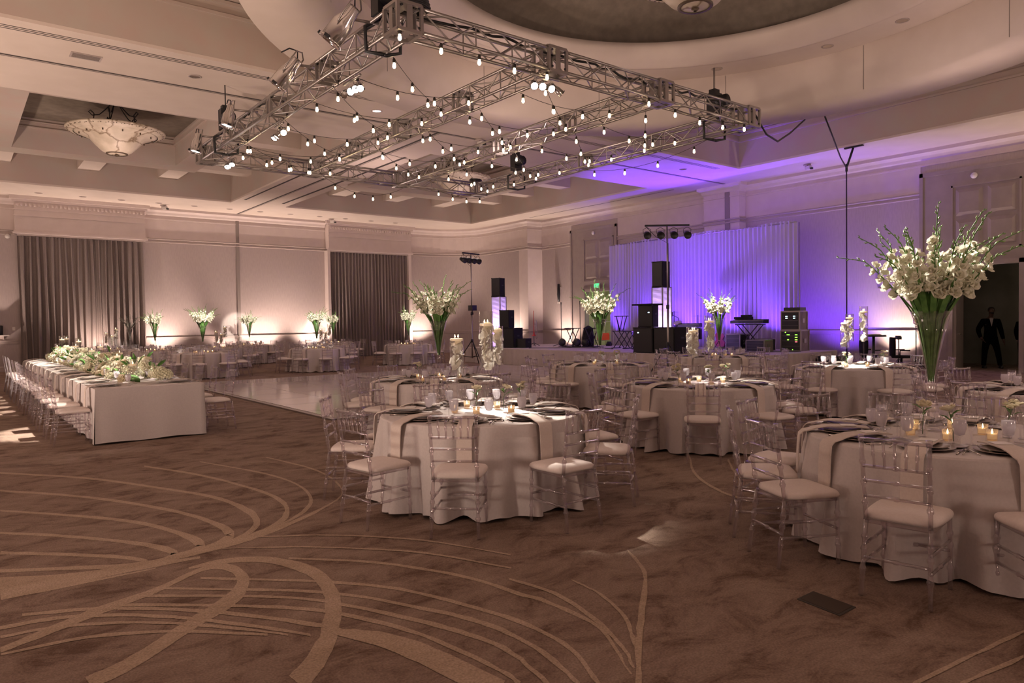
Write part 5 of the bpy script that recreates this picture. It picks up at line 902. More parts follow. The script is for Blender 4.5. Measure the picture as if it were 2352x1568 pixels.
def cyl_vase(x, y, h0, h1, wl, lab, seed, r=.068, discf=2):
    """stemmed glass cylinder: bowl from h0 to h1, filled with water to wl, orchids inside"""
    t = TH('cylinder_vase', lab, 'vase', (x, y, ZT_))
    a, b = h0 - ZT_, h1 - ZT_
    MB().lathe([(0, .003), (.075, .002), (.06, .010), (.012, .02), (.009, .05), (.009, a - .03), (.02, a - .008), (.045, a), (r, a + .006), (r, b), (r - .003, b), (r - .003, a + .016), (0, a + .012)], 28).obj('glass', M_glass, t)
    MB().lathe([(0, a + .014), (r - .006, a + .018), (r - .006, wl - ZT_), (0, wl - ZT_)], 20).obj('water', M_water, t)
    rg = random.Random(seed); L_ = wl - ZT_ - a - .04; k = max(4, int(L_ / .042))
    for i in range(k):
        th = rg.uniform(0, 6.28); z = a + .05 + L_ * i / k
        o = O('submerged_orchid', orch_m, t, M=Matrix.Translation((.015 * math.cos(th), .015 * math.sin(th), z)) @ Matrix.Rotation(th, 4, 'Z') @ Matrix.Rotation(rg.uniform(.6, 1.8), 4, 'X') @ Matrix.Scale(1.0, 4))
    MB().tube([(.01, 0, a + .03), (-.02, .01, a + L_ * .5), (.015, -.01, a + L_)], .0022, 5).obj('orchid_stem', M_dkstem, t)
    d = place('floating_candle', disc_m, 'floating candle in the ' + lab[:70], 'candle', 'floating candles', (x, y, wl - .006), 0)
    d.scale = (r / .072, r / .072, 1)
    for q in range(discf):
        O('wick', wick_m, d, (-.02 + .04 * q, 0, .026)); O('flame', flame_m, d, (-.02 + .04 * q, 0, .032))
    return t
def gladiolus(x, y, lab, seed, n=22, spread=.62, top=2.36, fine=2, lean=0, dark=False):
    rg = random.Random(seed)
    vs = TH('trumpet_vase', 'trumpet vase of the ' + lab, 'vase', (x, y, ZT_))
    MB().lathe([(0, .004), (.11, .002), (.105, .012), (.06, .10), (.030, .22), (.022, .27), (.030, .30), (.024, .33), (.045, .50), (.085, .70), (.135, .87), (.131, .87), (.08, .70), (.04, .50), (.018, .36)], 30).obj('glass', M_glass, vs)
    t = TH('gladiolus_bouquet', lab, 'flowers', (x, y, ZT_), 0, 'gladiolus bouquets')
    H = top - ZT_
    for i in range(n):
        a = 2 * PI * i / n * 1.618 * 3 + rg.uniform(-.3, .3); k = math.sqrt((i + .6) / n); R = spread * k * rg.uniform(.85, 1.1)
        h = H * (1.02 - .10 * k * k) * rg.uniform(.86, 1.03); ca, sa = math.cos(a), math.sin(a)
        droop = rg.uniform(-.10, .12) * (1 + k); twist = rg.uniform(-.2, .2)
        P = []
        for j in range(17):
            u = j / 16
            if u < .35: r = .012 + (.02 + .085 * k) * (u / .35) ** 1.3; z = .36 + (.87 - .36) * u / .35
            else:
                v = (u - .35) / .65; r = .032 + .085 * k + (R - .1 * k) * v ** 1.05; z = .87 + (h - .87) * v
            r += droop * max(0, u - .75) ** 1.5 * 2.2; z -= abs(droop) * max(0, u - .82) * 1.2 + H * .38 * k * max(0, u - .80) ** 1.2; r += .18 * k * max(0, u - .80)
            aa = a + twist * max(0, u - .5)
            P.append(Vector((r * math.cos(aa), r * math.sin(aa), z)))
        rs = [.0085 - .0058 * (j / 16) for j in range(17)]
        sm = MB().tube(P, rs, 5)
        # blade leaf sheathing the lower stem
        la = rg.uniform(.8, 1.3); off = Vector((-sa, ca, 0)) * .018
        sm.strip([P[2] - off * .4, P[5] - off, P[8] - off * 1.1, P[10] + Vector((ca, sa, .0)) * .02], [P[2] + off * .4, P[5] + off, P[8] + off * 1.1, P[10] + Vector((ca, sa, .0)) * .025])
        st = sm.obj('flower_stem', M_dkstem if dark else M_stem, t)
        # tip buds
        bd = MB()
        for j in range(9):
            u = 11.2 + j * .58
            if u > 15.8: u = 15.8
            f = int(u); p = P[f].lerp(P[min(16, f + 1)], u - f); tt = (P[min(16, f + 1)] - P[f]).normalized(); sd = tt.cross(Vector((0, 0, 1)) if j % 2 else Vector((1, .3, 0))).normalized() * (1 if (j // 2) % 2 else -1)
            L_ = .055 - .0035 * j; q = p + tt * L_ * .8 + sd * L_ * .42
            bd.tube([p, p.lerp(q, .45) + sd * .006, q], [.003, .0085 - .0005 * j, .001], 5)
        bd.obj('buds', M_dkstem if dark else M_bud, st)
        if dark: continue
        nb = 6 + rg.randint(0, 2)
        allb = MB()
        for j in range(nb):
            u = 7.9 + j * (4.5 / nb); f = int(u); p = P[f].lerp(P[f + 1], u - f); tt = (P[f + 1] - P[f]).normalized(); th = (j % 2) * PI + rg.uniform(-.8, .8) + a
            d = (Vector((math.cos(th), math.sin(th), 0)) + tt * .7 + Vector((ca, sa, 0)) * .3).normalized()
            q = d.to_track_quat('Z', 'Y').to_matrix().to_4x4(); s = rg.uniform(.95, 1.3) * (1.18 - .05 * j)
            Mx = Matrix.Translation(p + d * .012) @ q @ Matrix.Rotation(rg.uniform(0, 2), 4, 'Z') @ Matrix.Scale(s, 4)
            if fine: O('blossom', glad_fl[rg.randint(0, 3)], st, M=Mx)
            else:
                me = glad_fl[rg.randint(0, 3)]; allb.add([Mx @ v.co for v in me.vertices], [tuple(pp.vertices) for pp in me.polygons], True)
        if not fine: tag(allb.obj('blossoms', M_petal, st), kind='stuff')
    return t
def bud_vase(x, y, lab, seed, kind='rose'):
    t = TH('bud_vase', 'small clear bottle vase holding ' + lab, 'vase', (x, y, ZT_))
    MB().lathe([(0, .003), (.028, .003), (.032, .03), (.024, .07), (.012, .10), (.014, .13), (.011, .13), (.009, .10), (.02, .06), (.027, .02), (0, .012)], 16).obj('glass', M_glass, t)
    rg = random.Random(seed); f = TH('rose_stem' if kind == 'rose' else 'flower_sprig', lab, 'flower', (x, y, ZT_), rg.uniform(0, 6), 'small flowers on the tables')
    tp = Vector((.03, .0, .21)); MB().tube([(0, 0, .02), (.005, 0, .12), tp], .0028, 5).obj('stem', M_stem, f)
    if kind == 'rose': O('rose_head', rose_m[seed % 3], f, M=Matrix.Translation(tp) @ Matrix.Rotation(.3, 4, 'Y') @ Matrix.Scale(1.05, 4))
    else:
        for i in range(7):
            th = rg.uniform(0, 6.28); O('blossom', rose_m[i % 3], f, M=Matrix.Translation(tp + Vector((.04 * math.cos(th), .04 * math.sin(th), rg.uniform(-.03, .04)))) @ Matrix.Rotation(rg.uniform(-.7, .7), 4, 'X') @ Matrix.Scale(.6, 4))
    for i in range(3):
        th = i * 2.1; O('leaf', leaf_m, f, M=Matrix.Translation((.015, 0, .15 + .02 * i)) @ Matrix.Rotation(th, 4, 'Z') @ Matrix.Rotation(-.5, 4, 'Y') @ Matrix.Scale(.55, 4))
def table(i, x, y, name, angs, level, centre, far=False, glad=None):
    t = TH('banquet_table', name[1], 'table', (x, y, 0), 0, 'round banquet tables')
    O('tablecloth', CLOTHS[i % 5], t, rz=i * .9)
    if not far:
        O('tabletop', top_m, t)
        for m in tleg: O('leg', m, t)
    front = math.degrees(math.atan2(-y, -x)); A = sorted(angs, key=lambda a: (front - a) % 360); A = A[-1:] + A[:-1] if (front - A[-1]) % 360 > 340 else A
    for k, a in enumerate(A):
        ar = math.radians(a); r = 1.18 + rng.uniform(-.03, .05); j = rng.uniform(-.06, .06)
        chair(x + r * math.cos(ar), y + r * math.sin(ar), ar + PI + j, 'clear acrylic chair, %s, %s' % (POSN[k], name[0]), 'clear chairs around the round tables', far)
        setting(x, y, ar, POSN[k], name[0], level)
    return t
def ring(a0, n=10): return [a0 + 360 / n * k for k in range(n)]
TB = {1: (3.88, 5.42), 2: (5.5, 2.03), 3: (5.66, 9.0), 4: (7.65, 5.8), 5: (9.89, 9.8), 6: (13.64, 9.74), 7: (11.98, 5.9), 8: (9.56, 2.44)}
NM = {1: ('central front table', 'round table with white cloth at front centre, three candle cylinders on it'),
      2: ('near right table', 'nearest round table at right, tall gladiolus on it, white cloth'),
      3: ('table behind central one', 'round white-clothed table behind the central front table, beside the dance floor'),
      4: ('middle candle table', 'round white-clothed table right of centre with candle cylinders'),
      5: ('stage-left gladiolus table', 'round white-clothed gladiolus table in front of the stage, left of the light stand'),
      6: ('stage-right gladiolus table', 'round white-clothed gladiolus table in front of the stage equipment at right'),
      7: ('bright doorway table', 'round table with brightly lit top before the flight cases'),
      8: ('table cut by right edge', 'round white-clothed table cut by the right picture edge')}
table(1, *TB[1], NM[1], [-171, -134, -94, -54, -17, 19, 50, 77, 108, 141], 2, 'c')
table(2, *TB[2], NM[2], [-170, -136, -98, 8, 39, 68, 100, 127, 154], 2, 'g')
table(3, *TB[3], NM[3], ring(-160), 2, 'g')
table(4, *TB[4], NM[4], [-141, 178, -97, 143, 108, 74, 40, 6, -30, -62], 2, 'c')
table(5, *TB[5], NM[5], [-169, -125, -88, -50, -14, 22, 58, 94, 130, 166 - 4], 1, 'g')
table(6, *TB[6], NM[6], ring(-150), 1, 'g')
table(7, *TB[7], NM[7], [-177, -124, -90, -55, -20, 15, 50, 85, 120, 152], 1, 'c')
table(8, *TB[8], NM[8], [165, 130, 95, -160, 60], 1, 'n')
FT = [(10, 6.25, 23.74, 'left gladiolus table past dance floor', 1), (13, 10.05, 23.82, 'middle gladiolus table past dance floor', 1), (15, 14.27, 24.8, 'right gladiolus table past dance floor', 1),
      (11, 10.06, 31.0, 'far table by the wall seam', 1), (12, 5.67, 27.6, 'far table behind the long table', 1), (14, 13.7, 30.6, 'far table at the second curtain', 1),
      (16, 8.12, 28.4, 'far candle table left of the seam', 0), (17, 4.75, 30.5, 'far candle table by the first curtain', 0), (18, 11.86, 27.3, 'far candle table in mid row', 0)]
for i, x, y, nm, g in FT:
    table(i, x, y, (nm, 'round white-clothed ' + nm), ring(17 * i, 9), 0, '', True)
    for k in range(5):
        a = k * 1.25 + i; votive(x + .28 * math.cos(a), y + .28 * math.sin(a), 'lit votive, %s of five on the %s' % (ORDW[k], nm))
# centrepieces
(x1, y1) = TB[1]
cyl_vase(3.86, 5.78, 1.09, 1.45, 1.43, 'shortest stemmed cylinder vase of orchids, central front table', 1)
cyl_vase(4.10, 5.62, 1.15, 1.71, 1.57, 'tallest stemmed cylinder vase of orchids, central front table', 2)
cyl_vase(4.36, 5.80, 1.17, 1.56, 1.51, 'right stemmed cylinder vase of orchids, central front table', 3)
cyl_vase(7.62, 5.86, 1.10, 1.48, 1.44, 'left stemmed cylinder vase of orchids, middle table', 4)
cyl_vase(8.02, 5.90, 1.17, 1.65, 1.56, 'tallest stemmed cylinder vase of orchids, middle table', 5)
cyl_vase(7.92, 6.12, 1.14, 1.50, 1.40, 'rear stemmed cylinder vase of orchids, middle table', 6)
cyl_vase(11.72, 5.92, 1.09, 1.50, 1.49, 'left stemmed cylinder vase of orchids, bright table', 7)
cyl_vase(12.12, 5.80, 1.2, 1.78, 1.68, 'tallest stemmed cylinder vase of orchids, bright table', 8)
cyl_vase(12.20, 6.08, 1.18, 1.66, 1.58, 'rear stemmed cylinder vase of orchids, bright table', 9)
for i, x, y, nm, g in FT:
    if not g:
        for k, (dx, dy, h) in enumerate(((-.15, 0, 1.45), (.05, .05, 1.35), (.17, -.05, 1.62))):
            cyl_vase(x + dx, y + dy, h - .45, h, h - .08, '%s cylinder vase on the %s' % (('left', 'middle', 'right')[k], nm), 20 + k + i, discf=1)
gladiolus(5.62, 2.20, 'huge white gladiolus bouquet on the near right table', 4, 26, .62, 2.38)
gladiolus(5.72, 9.05, 'white gladiolus bouquet on the table behind the central one', 5, 24, .58, 2.34)
gladiolus(9.92, 9.85, 'white gladiolus bouquet before the stage side door', 7, 18, .62, 2.40)
gladiolus(13.68, 9.80, 'white gladiolus bouquet in front of the purple drape', 9, 16, .62, 2.36)
for k, (i, x, y, nm, g) in enumerate(f for f in FT if f[4]):
    gladiolus(x, y, 'distant gladiolus bouquet on the ' + nm, 30 + i, (20, 16, 15, 13, 14, 13)[k], (.60, .48, .50, .5, .46, .42)[k], (2.38, 2.3, 2.36, 2.3, 2.28, 2.25)[k], 0)
rg = random.Random(77)
for ti, (n, lab) in {1: (5, 'central front table'), 2: (6, 'near right table'), 3: (5, 'table behind the central one'), 4: (5, 'middle table'), 5: (3, 'gladiolus table before stage left'), 6: (4, 'gladiolus table before stage right'), 7: (3, 'bright table')}.items():
    x, y = TB[ti]
    for k in range(n):
        a = 2 * PI * k / n + .4 + ti; r = rg.uniform(.20, .34); votive(x + r * math.cos(a), y + r * math.sin(a), 'lit votive candle, %s from the nearest, %s' % (('first', 'second', 'third', 'fourth', 'fifth', 'sixth')[k], lab))
for (x, y, lab, s, kd) in ((3.80, 5.38, 'white rose at the front of the central front table', 1, 'rose'), (4.05, 5.30, 'leaning white rose, central front table', 2, 'rose'), (4.30, 5.34, 'white flower sprig right side, central front table', 3, 'sprig'), (5.10, 1.86, 'big cream rose at the front of the near right table', 4, 'rose'), (5.28, 2.12, 'second cream rose behind, near right table', 5, 'rose'), (5.62, 1.72, 'white sprig with dark leaves, near right table', 6, 'sprig'),
                           (7.30, 5.85, 'small leafy white bloom left on the middle table', 7, 'sprig'), (7.55, 5.55, 'two white tulip-like buds on the middle table', 8, 'rose'), (7.98, 5.6, 'white sprig right on the middle table', 9, 'sprig'), (5.4, 9.1, 'small yellow-white sprig left, table behind the central one', 10, 'sprig'), (5.9, 8.8, 'white sprig right, table behind the central one', 11, 'sprig'),
                           (9.7, 9.55, 'leafy sprig left on the gladiolus table before stage left', 12, 'sprig'), (10.15, 9.6, 'leafy sprig right on the gladiolus table before stage left', 13, 'sprig'), (11.55, 5.8, 'large white bloom left on the bright table', 14, 'sprig'), (12.35, 5.6, 'white orchid-like sprig right on the bright table', 15, 'sprig')):
    bud_vase(x, y, lab, s, kd)
# ================================================ LONG HEAD TABLE
LX0, LX1, LY0, LY1 = 1.52, 2.93, 11.12, 22.9
lt = TH('long_banquet_table', 'long head table with white cloth and flower runner at left', 'table', ((LX0 + LX1) / 2, (LY0 + LY1) / 2, 0))
ox, oy = (LX0 + LX1) / 2, (LY0 + LY1) / 2; hw, hl = (LX1 - LX0) / 2, (LY1 - LY0) / 2
per = []
def seg(a, b, st):
    L_ = math.dist(a, b); n = int(L_ / st)
    return [(a[0] + (b[0] - a[0]) * i / n, a[1] + (b[1] - a[1]) * i / n) for i in range(n)]
per = seg((-hw, -hl), (hw, -hl), .06) + seg((hw, -hl), (hw, hl), .06) + seg((hw, hl), (-hw, hl), .06) + seg((-hw, hl), (-hw, -hl), .06)
grid = []
for z in (ZT_, ZT_ - .012, .6, .4, .2, .012):
    row = []
    for i, (x, y) in enumerate(per + per[:1]):
        t = (ZT_ - z) / ZT_; nx = (x / hw) ** 9 ; ny = (y / hl) ** 41; q = .012 * t + .018 * t * math.sin(i * .55) + .012 * t * math.sin(i * .23 + 1)
        row.append((x + nx * q, y + ny * q, z + (.01 + .008 * math.sin(i * .5) if z < .1 else 0)))
    grid.append(row)
mb = MB()
for a, b in zip(grid, grid[1:]): mb.strip(b, a)
mb.add([(-hw, -hl, ZT_), (hw, -hl, ZT_), (hw, hl, ZT_), (-hw, hl, ZT_)], [(0, 1, 2, 3)])
mb.obj('tablecloth', M_cloth, lt); MB().bb(-hw + .02, hw - .02, -hl + .02, hl - .02, .71, .75).obj('tabletop', M_seam, lt)
nn = 13
for k in range(nn):
    y = LY0 + .45 + k * (LY1 - LY0 - .9) / (nn - 1)
    chair(LX0 - .22 - rng.uniform(0, .04), y, 0 + rng.uniform(-.05, .05), 'clear acrylic chair on the long table left side, %s from the near end' % ORDW[k], 'clear chairs at the long table', k > 6)
    setting(LX0 + .93, y, PI, 'left %s place from near end' % ORDW[k], 'long table', 1 if k < 8 else 0)
for k in range(nn):
    y = LY0 + .45 + k * (LY1 - LY0 - .9) / (nn - 1)
    chair(LX1 + .24 + rng.uniform(0, .04), y, PI + rng.uniform(-.05, .05), 'clear acrylic chair on the long table right side, %s from the near end' % ORDW[k], 'clear chairs at the long table', k > 4)
    setting(LX1 - .93, y, 0, 'right %s place from near end' % ORDW[k], 'long table', 1 if k < 4 else 0)
gl = TH('flower_runner', 'dense runner of white roses and hydrangeas down the long table', 'flowers', (2.24, 16.9, ZT_))
rg = random.Random(5)
MB().lathe([(0, .0), (.2, .0), (.2, .05), (0, .06)], 12, (0, 0, 0), M=Matrix.Scale(24.5, 4, (0, 1, 0))).obj('foliage_base', M_leaf, gl)
for i in range(290):
    v = (i + .5) / 290; y = -5.1 + 10.2 * v + rg.uniform(-.1, .1); ph = rg.uniform(.05, PI - .05); hh = .28 + .07 * math.sin(y * 2.1) + .04 * math.sin(y * 5)
    x = .27 * math.cos(ph) * rg.uniform(.8, 1.05); z = max(.05, hh * math.sin(ph) * rg.uniform(.75, 1.08)); n = Vector((x, rg.uniform(-.3, .3), z)).normalized()
    Mx = Matrix.Translation((x, y, z)) @ n.to_track_quat('Z', 'Y').to_matrix().to_4x4(); k = rg.random()
    if k < .30: O('hydrangea', hyd_m[i % 2], gl, M=Mx @ Matrix.Scale(rg.uniform(.9, 1.2), 4))
    elif k < .80: O('rose', rose_m[i % 3], gl, M=Mx @ Matrix.Scale(rg.uniform(1.3, 1.9), 4))
    else: O('leaf', leaf_m, gl, M=Mx @ Matrix.Rotation(-1.0, 4, 'Y') @ Matrix.Scale(rg.uniform(.9, 1.4), 4))
for i in range(150):
    y = -5.2 + 10.4 * i / 150; ph = rg.uniform(.1, PI - .1); x = .25 * math.cos(ph); z = .27 * math.sin(ph); n = Vector((x, rg.uniform(-.5, .5), z + .05)).normalized()
    O('leaf', leaf_m, gl, M=Matrix.Translation((x, y, z)) @ n.to_track_quat('X', 'Z').to_matrix().to_4x4() @ Matrix.Scale(rg.uniform(.8, 1.3), 4)) if i % 3 else O('petal_spray', glad_fl[i % 4], gl, M=Matrix.Translation((x, y, z + .03)) @ n.to_track_quat('Z', 'Y').to_matrix().to_4x4() @ Matrix.Scale(1.3, 4))
for i, (x, y, h, w) in enumerate(((2.12, 11.85, 1.13, 'tall stemmed'), (2.42, 12.6, 1.2, 'wide'), (2.2, 13.6, 1.2, 'wide'), (2.4, 14.6, 1.22, 'wide'), (2.1, 15.6, 1.25, 'wide'), (2.4, 16.7, 1.3, 'wide'), (2.1, 17.8, 1.3, 'wide'), (2.3, 19.0, 1.38, 'tall'), (2.1, 20.2, 1.42, 'tall'), (2.3, 21.2, 1.42, 'tall'), (2.2, 22.2, 1.2, 'wide'))):
    t = tag(MB().lathe([(0, .003), (.06, .003), (.06, .01), (.012, .02), (.012, h - ZT_ - .2), (.05, h - ZT_ - .17), (.065, h - ZT_ - .16), (.065, h - ZT_), (.062, h - ZT_), (.062, h - ZT_ - .15), (0, h - ZT_ - .155)], 18).obj('candle_glass', M_glass, loc=(x, y, ZT_)), '%s candle glass in the flower runner, %s from the near end' % (w, ORDW[i]), 'candle holder', 'candle glasses in the flower runner')
    d = place('floating_candle', disc_m, 'floating candle in runner glass, %s from the near end' % ORDW[i], 'candle', 'floating candles', (x, y, h - .10), 0); d.scale = (.85, .85, 1); O('flame', flame_m, d, (0, 0, .03))
bd = TH('floral_ball', 'round beige hydrangea cluster at the near end of the long table', 'flowers', (2.45, 11.62, ZT_)) 
for i in range(11):
    a = i * 2.4; r = .11 * math.sqrt(i / 11); O('hydrangea', hyd_m[i % 2], bd, (r * math.cos(a), r * math.sin(a), .16 - .5 * r))
gladiolus(5.60, 31.7, 'dark unlit branch arrangement by the first curtain', 61, 16, .60, 2.2, 0, dark=True)  # stems and buds coloured dark to stand in for missing light
tb_ = TH('side_pedestal', 'slim pedestal under the dark branch arrangement', 'pedestal', (5.60, 31.7, 0)); MB().lathe([(0, 0), (.2, 0), (.2, .03), (.05, .06), (.05, .72), (.2, .74), (.2, .765), (0, .765)], 20).obj('column', M_blk, tb_)
# ================================================ STAGE GEAR (stage top z = 0.6)
SZ = .6
def cabinet(loc, rz, d, lab, tilt=0, z=None, led=None):
    t = TH('loudspeaker', lab, 'speaker', loc, rz); w, dp, h = d
    MB().prism([(-w / 2, dp / 2), (w / 2, dp / 2), (w / 2, -dp / 2), (-w / 2, -dp / 2)] if not tilt else [(-w / 2, dp / 2), (w / 2, dp / 2), (w / 2 * .8, -dp / 2), (-w / 2 * .8, -dp / 2)], 0, h).obj('cabinet', M_blk2, t)
    MB().box((0, dp / 2 + .008, h / 2), (w * .92, .012, h * .92)).obj('front_grille', M_blk, t)
    for s in (-1, 1): MB().box((s * (w / 2 - .002) * (.9 if tilt else 1), 0, h * .6), (.012, .14, .05)).obj('side_handle', M_blk, t)
    for a in (-1, 1):
        for b in (0, 1): MB().box((a * (w / 2 - .02), dp / 2, b * (h - .03) + .015), (.05, .03, .04)).obj('corner_cap', M_blk, t)
    if led: MB().box((led[0], dp / 2 + .016, led[1]), (.05, .004, .03)).obj('indicator', mat('blue_white_led', (.5, .7, 1), .5, emit=(.55, .8, 1), es=6), t)
    return t
FA = PI / 2  # rz so that local +Y faces the guests (-X)
FC = FA + .3
cabinet((17.25, 22.05, SZ), FC, (.78, .62, .77), 'black subwoofer at the left end of the stage')
cabinet((17.2, 22.15, SZ + .771), FC, (.46, .42, .70), 'black slanted monitor speaker stacked on the left subwoofer', 1)
cabinet((17.5, 21.45, SZ), FC, (.40, .45, .36), 'small black floor wedge right of the left subwoofer', 1)
cabinet((16.95, 14.62, SZ), FA, (.78, .75, .78), 'black subwoofer at the stage front, left of the pair', led=(.18, .62))
cabinet((16.95, 13.80, SZ), FA, (.78, .75, .78), 'black subwoofer at the stage front, right of the pair')
cabinet((17.05, 14.78, SZ + .785), FA + .2, (.50, .45, .68), 'black monitor cabinet on the front subwoofers, with blue indicator', 1, led=(-.12, .45))
tag(MB().box((17.05, 14.85, SZ + 1.48), (.62, .72, .05)).obj('mixer_lid', M_blk2), 'flat black tilted desk on top of the monitor cabinet', 'case')
def column(x, y, z1, h, rz, lab):
    t = TH('lit_speaker_column', lab + ' wrapped in glowing white stretch fabric', 'speaker stand', (x, y, SZ), rz); w = .20
    for a, b in ((-w, -w), (w, -w), (w, w), (-w, w)): MB().tube([(a, b, 0), (a, b, z1)], .022, 8).obj('chord', M_alu, t)
    MB().box((0, 0, .01), (.6, .6, .02)).obj('base_plate', M_blk, t); MB().box((0, 0, z1), (.44, .44, .02)).obj('top_plate', M_blk, t)
    n = 40
    for (a, b), (c, d) in (((-w, -w), (w, -w)), ((w, -w), (w, w)), ((w, w), (-w, w)), ((-w, w), (-w, -w))):
        g = []
        for i in range(n + 1):
            z = .03 + (z1 - .05) * i / n; row = []
            for j in range(7):
                u = j / 6; k = 1 - .12 * math.sin(PI * u) + .012 * math.sin(i * 1.7 + 5 * u + a * 9) * math.sin(PI * u); row.append(((a + (c - a) * u) * k * 1.12, (b + (d - b) * u) * k * 1.12, z + .012 * math.sin(i * 2.1 + j)))
            g.append(row)
        mb = MB()
        for p, q in zip(g, g[1:]): mb.strip(p, q)
        mb.obj('stretch_cover', M_stretch, t)
    light('SPOT', (x, y, SZ + .1), 900, (.62, .42, 1), (x, y, SZ + z1), .04, 70, .9, 'column_beam'); light('POINT', (x, y, SZ + .35), 70, (.5, .3, 1), None, .05, name='column_lamp')
    cabinet((x, y, SZ + z1 + .012), rz, (.42, .40, h), 'black loudspeaker on top of the ' + lab, 1)
column(17.4, 22.95, 2.02, .74, FC, 'left glowing column'); column(17.65, 14.78, 2.02, .80, FA, 'glowing column behind the front subwoofers')
def light_tree(x, y, top, w, rz, lab):
    t = TH('light_stand', lab, 'light stand', (x, y, 0), rz)
    MB().tube([(0, 0, .25), (0, 0, top * .45)], .028, 8).tube([(0, 0, top * .45), (0, 0, top)], .02, 8).obj('mast', M_alu, t)
    MB().lathe([(0, 0), (.045, 0), (.045, .1), (0, .1)], 10, (0, 0, top * .45)).obj('collar', M_blk, t); MB().lathe([(0, 0), (.05, 0), (.05, .12), (0, .12)], 10, (0, 0, .85)).obj('collar', M_blk, t)
    for k in range(3):
        a = k * 2 * PI / 3 + .3; MB().tube([(.03 * math.cos(a), .03 * math.sin(a), .9), (.62 * math.cos(a), .62 * math.sin(a), .02)], .02, 6).tube([(.02 * math.cos(a), .02 * math.sin(a), .3), (.4 * math.cos(a), .4 * math.sin(a), .34)], .012, 6).obj('tripod_leg', M_blk, t)
    MB().box((0, 0, top), (w, .06, .05)).obj('t_bar', M_blk, t)
    for i in range(4):
        px = -w / 2 + .06 + i * (w - .12) / 3; c = O('par_head', None, t, (px, 0, top - .05))
        MB().tube([(-.1, 0, -.18), (-.11, 0, -.06), (0, 0, 0), (.11, 0, -.06), (.1, 0, -.18)], .008, 5).obj('yoke', M_blk, c)
        R = Matrix.Translation((0, .02, -.2)) @ Matrix.Rotation(PI * .62, 4, 'X')
        MB().lathe([(0, -.15), (.06, -.14), (.095, .0), (.105, .12), (.095, .12), (.085, .1), (0, .09)], 16, M=R).obj('can', M_blk, c)
    MB().tube([(-w / 2, 0, top), (-w / 4, .05, top - .3), (.03, .02, top - .5), (.03, 0, 1.2)], .008, 5).obj('power_lead', M_blk, t)
light_tree(15.9, 13.1, 4.25, 1.25, -.66 + 0, 'tall light stand with four black lamps in front of the stage')
light_tree(15.5, 22.15, 4.2, .95, .25, 'farther light stand with four black lamps at the left stage corner')
o = tag(MB().box((15.5, 22.1, 2.15), (.2, .28, .2)).tube([(15.5, 22.1, 2.05), (15.55, 22.1, 1.9)], .012).obj('dimmer_pack', M_blk), 'small black dimmer box clamped to the left light stand', 'dimmer')
def mic(x, y, h, lab, boom=0):
    t = TH('microphone_stand', lab, 'microphone stand', (x, y, SZ)); MB().tube([(0, 0, .02), (0, 0, h)], .014, 6).obj('pole', M_blk, t)
    for k in range(3):
        a = k * 2.1 + .4; MB().tube([(0, 0, .12), (.34 * math.cos(a), .34 * math.sin(a), .015)], .012, 5).obj('leg', M_blk, t)
    if boom: MB().tube([(0, 0, h), (-.1, boom, h + .12)], .01, 5).obj('boom_arm', M_blk, t)
    MB().lathe([(0, -.08), (.014, -.07), (.018, .03), (.026, .05), (.02, .08), (0, .085)], 8, (-.1 if boom else 0, boom, h + (.14 if boom else .06))).obj('microphone', M_blk, t)
mic(19.26, 21.28, 1.62, 'left tall microphone stand on the stage'); mic(19.64, 20.59, 1.66, 'second tall microphone stand, near the stage door'); mic(19.7, 15.75, 1.05, 'short boom microphone over the drum kit', .2)
tb = TH('trombone_on_stand', 'red plastic trombone standing bell down on its stand', 'trombone', (18.68, 22.3, SZ))
MB().lathe([(.012, 1.45), (.014, .8), (.02, .6), (.04, .48), (.10, .42)], 14).obj('bell', M_red, tb); MB().tube([(.16, 0, .35), (.16, 0, 1.0), (.13, 0, 1.06), (.1, 0, 1.0), (.1, 0, .35), (.13, 0, .3), (.16, 0, .35)], .009, 6).tube([(.0, 0, .9), (.1, 0, .9)], .008).obj('slide', M_steel, tb); MB().tube([(0, 0, .02), (0, 0, .6)], .014).obj('stand_pole', M_blk, tb)
for k in range(3): MB().tube([(0, 0, .14), (.3 * math.cos(k * 2.1), .3 * math.sin(k * 2.1), .015)], .012, 5).obj('leg', M_blk, tb)
def xstand(x, y, rz, w, h, lab, tiers=1, deck=None):
    t = TH('keyboard_stand', lab, 'stand', (x, y, SZ), rz)
    for s in (-1, 1):
        for q in (-.14, .14): MB().tube([(s * w / 2, q, .02), (-s * w / 2, q, h)], .016, 6).obj('cross_leg', M_blk, t)
        MB().tube([(s * w / 2, -.24, .02), (s * w / 2, .24, .02)], .016, 6).obj('foot', M_blk, t); MB().tube([(s * w / 2, -.24, h), (s * w / 2, .24, h)], .016, 6).obj('support_bar', M_blk, t)
    MB().box((0, 0, h), (w * 1.1, .05, .03)).obj('top_bar', M_blk, t)
    if tiers > 1:
        for s in (-1, 1): MB().tube([(s * w * .12, .0, h), (s * w * .48, 0, h * 1.85)], .016, 6).tube([(s * w * .02, .1, h), (s * w * .3, .1, h * 1.85)], .014, 6).obj('upper_arm', M_blk, t)
        MB().box((0, 0, h * 1.86), (w * 1.15, .1, .03)).obj('upper_bar', M_blk, t)
    return t
xstand(18.86, 17.64, FA, .52, .62, 'tall two-tier black stand on the stage left of the front subwoofers', 2)
xstand(19.2, 20.9 - .35, FA, .42, .72, 'small folded black stand near the stage door mic'); xstand(19.3, 19.6, FA, .40, .72, 'black cross-leg stand at the drape edge'); xstand(18.6, 16.9, FA, .40, .62, 'low cross-leg stool beside the two-tier stand')
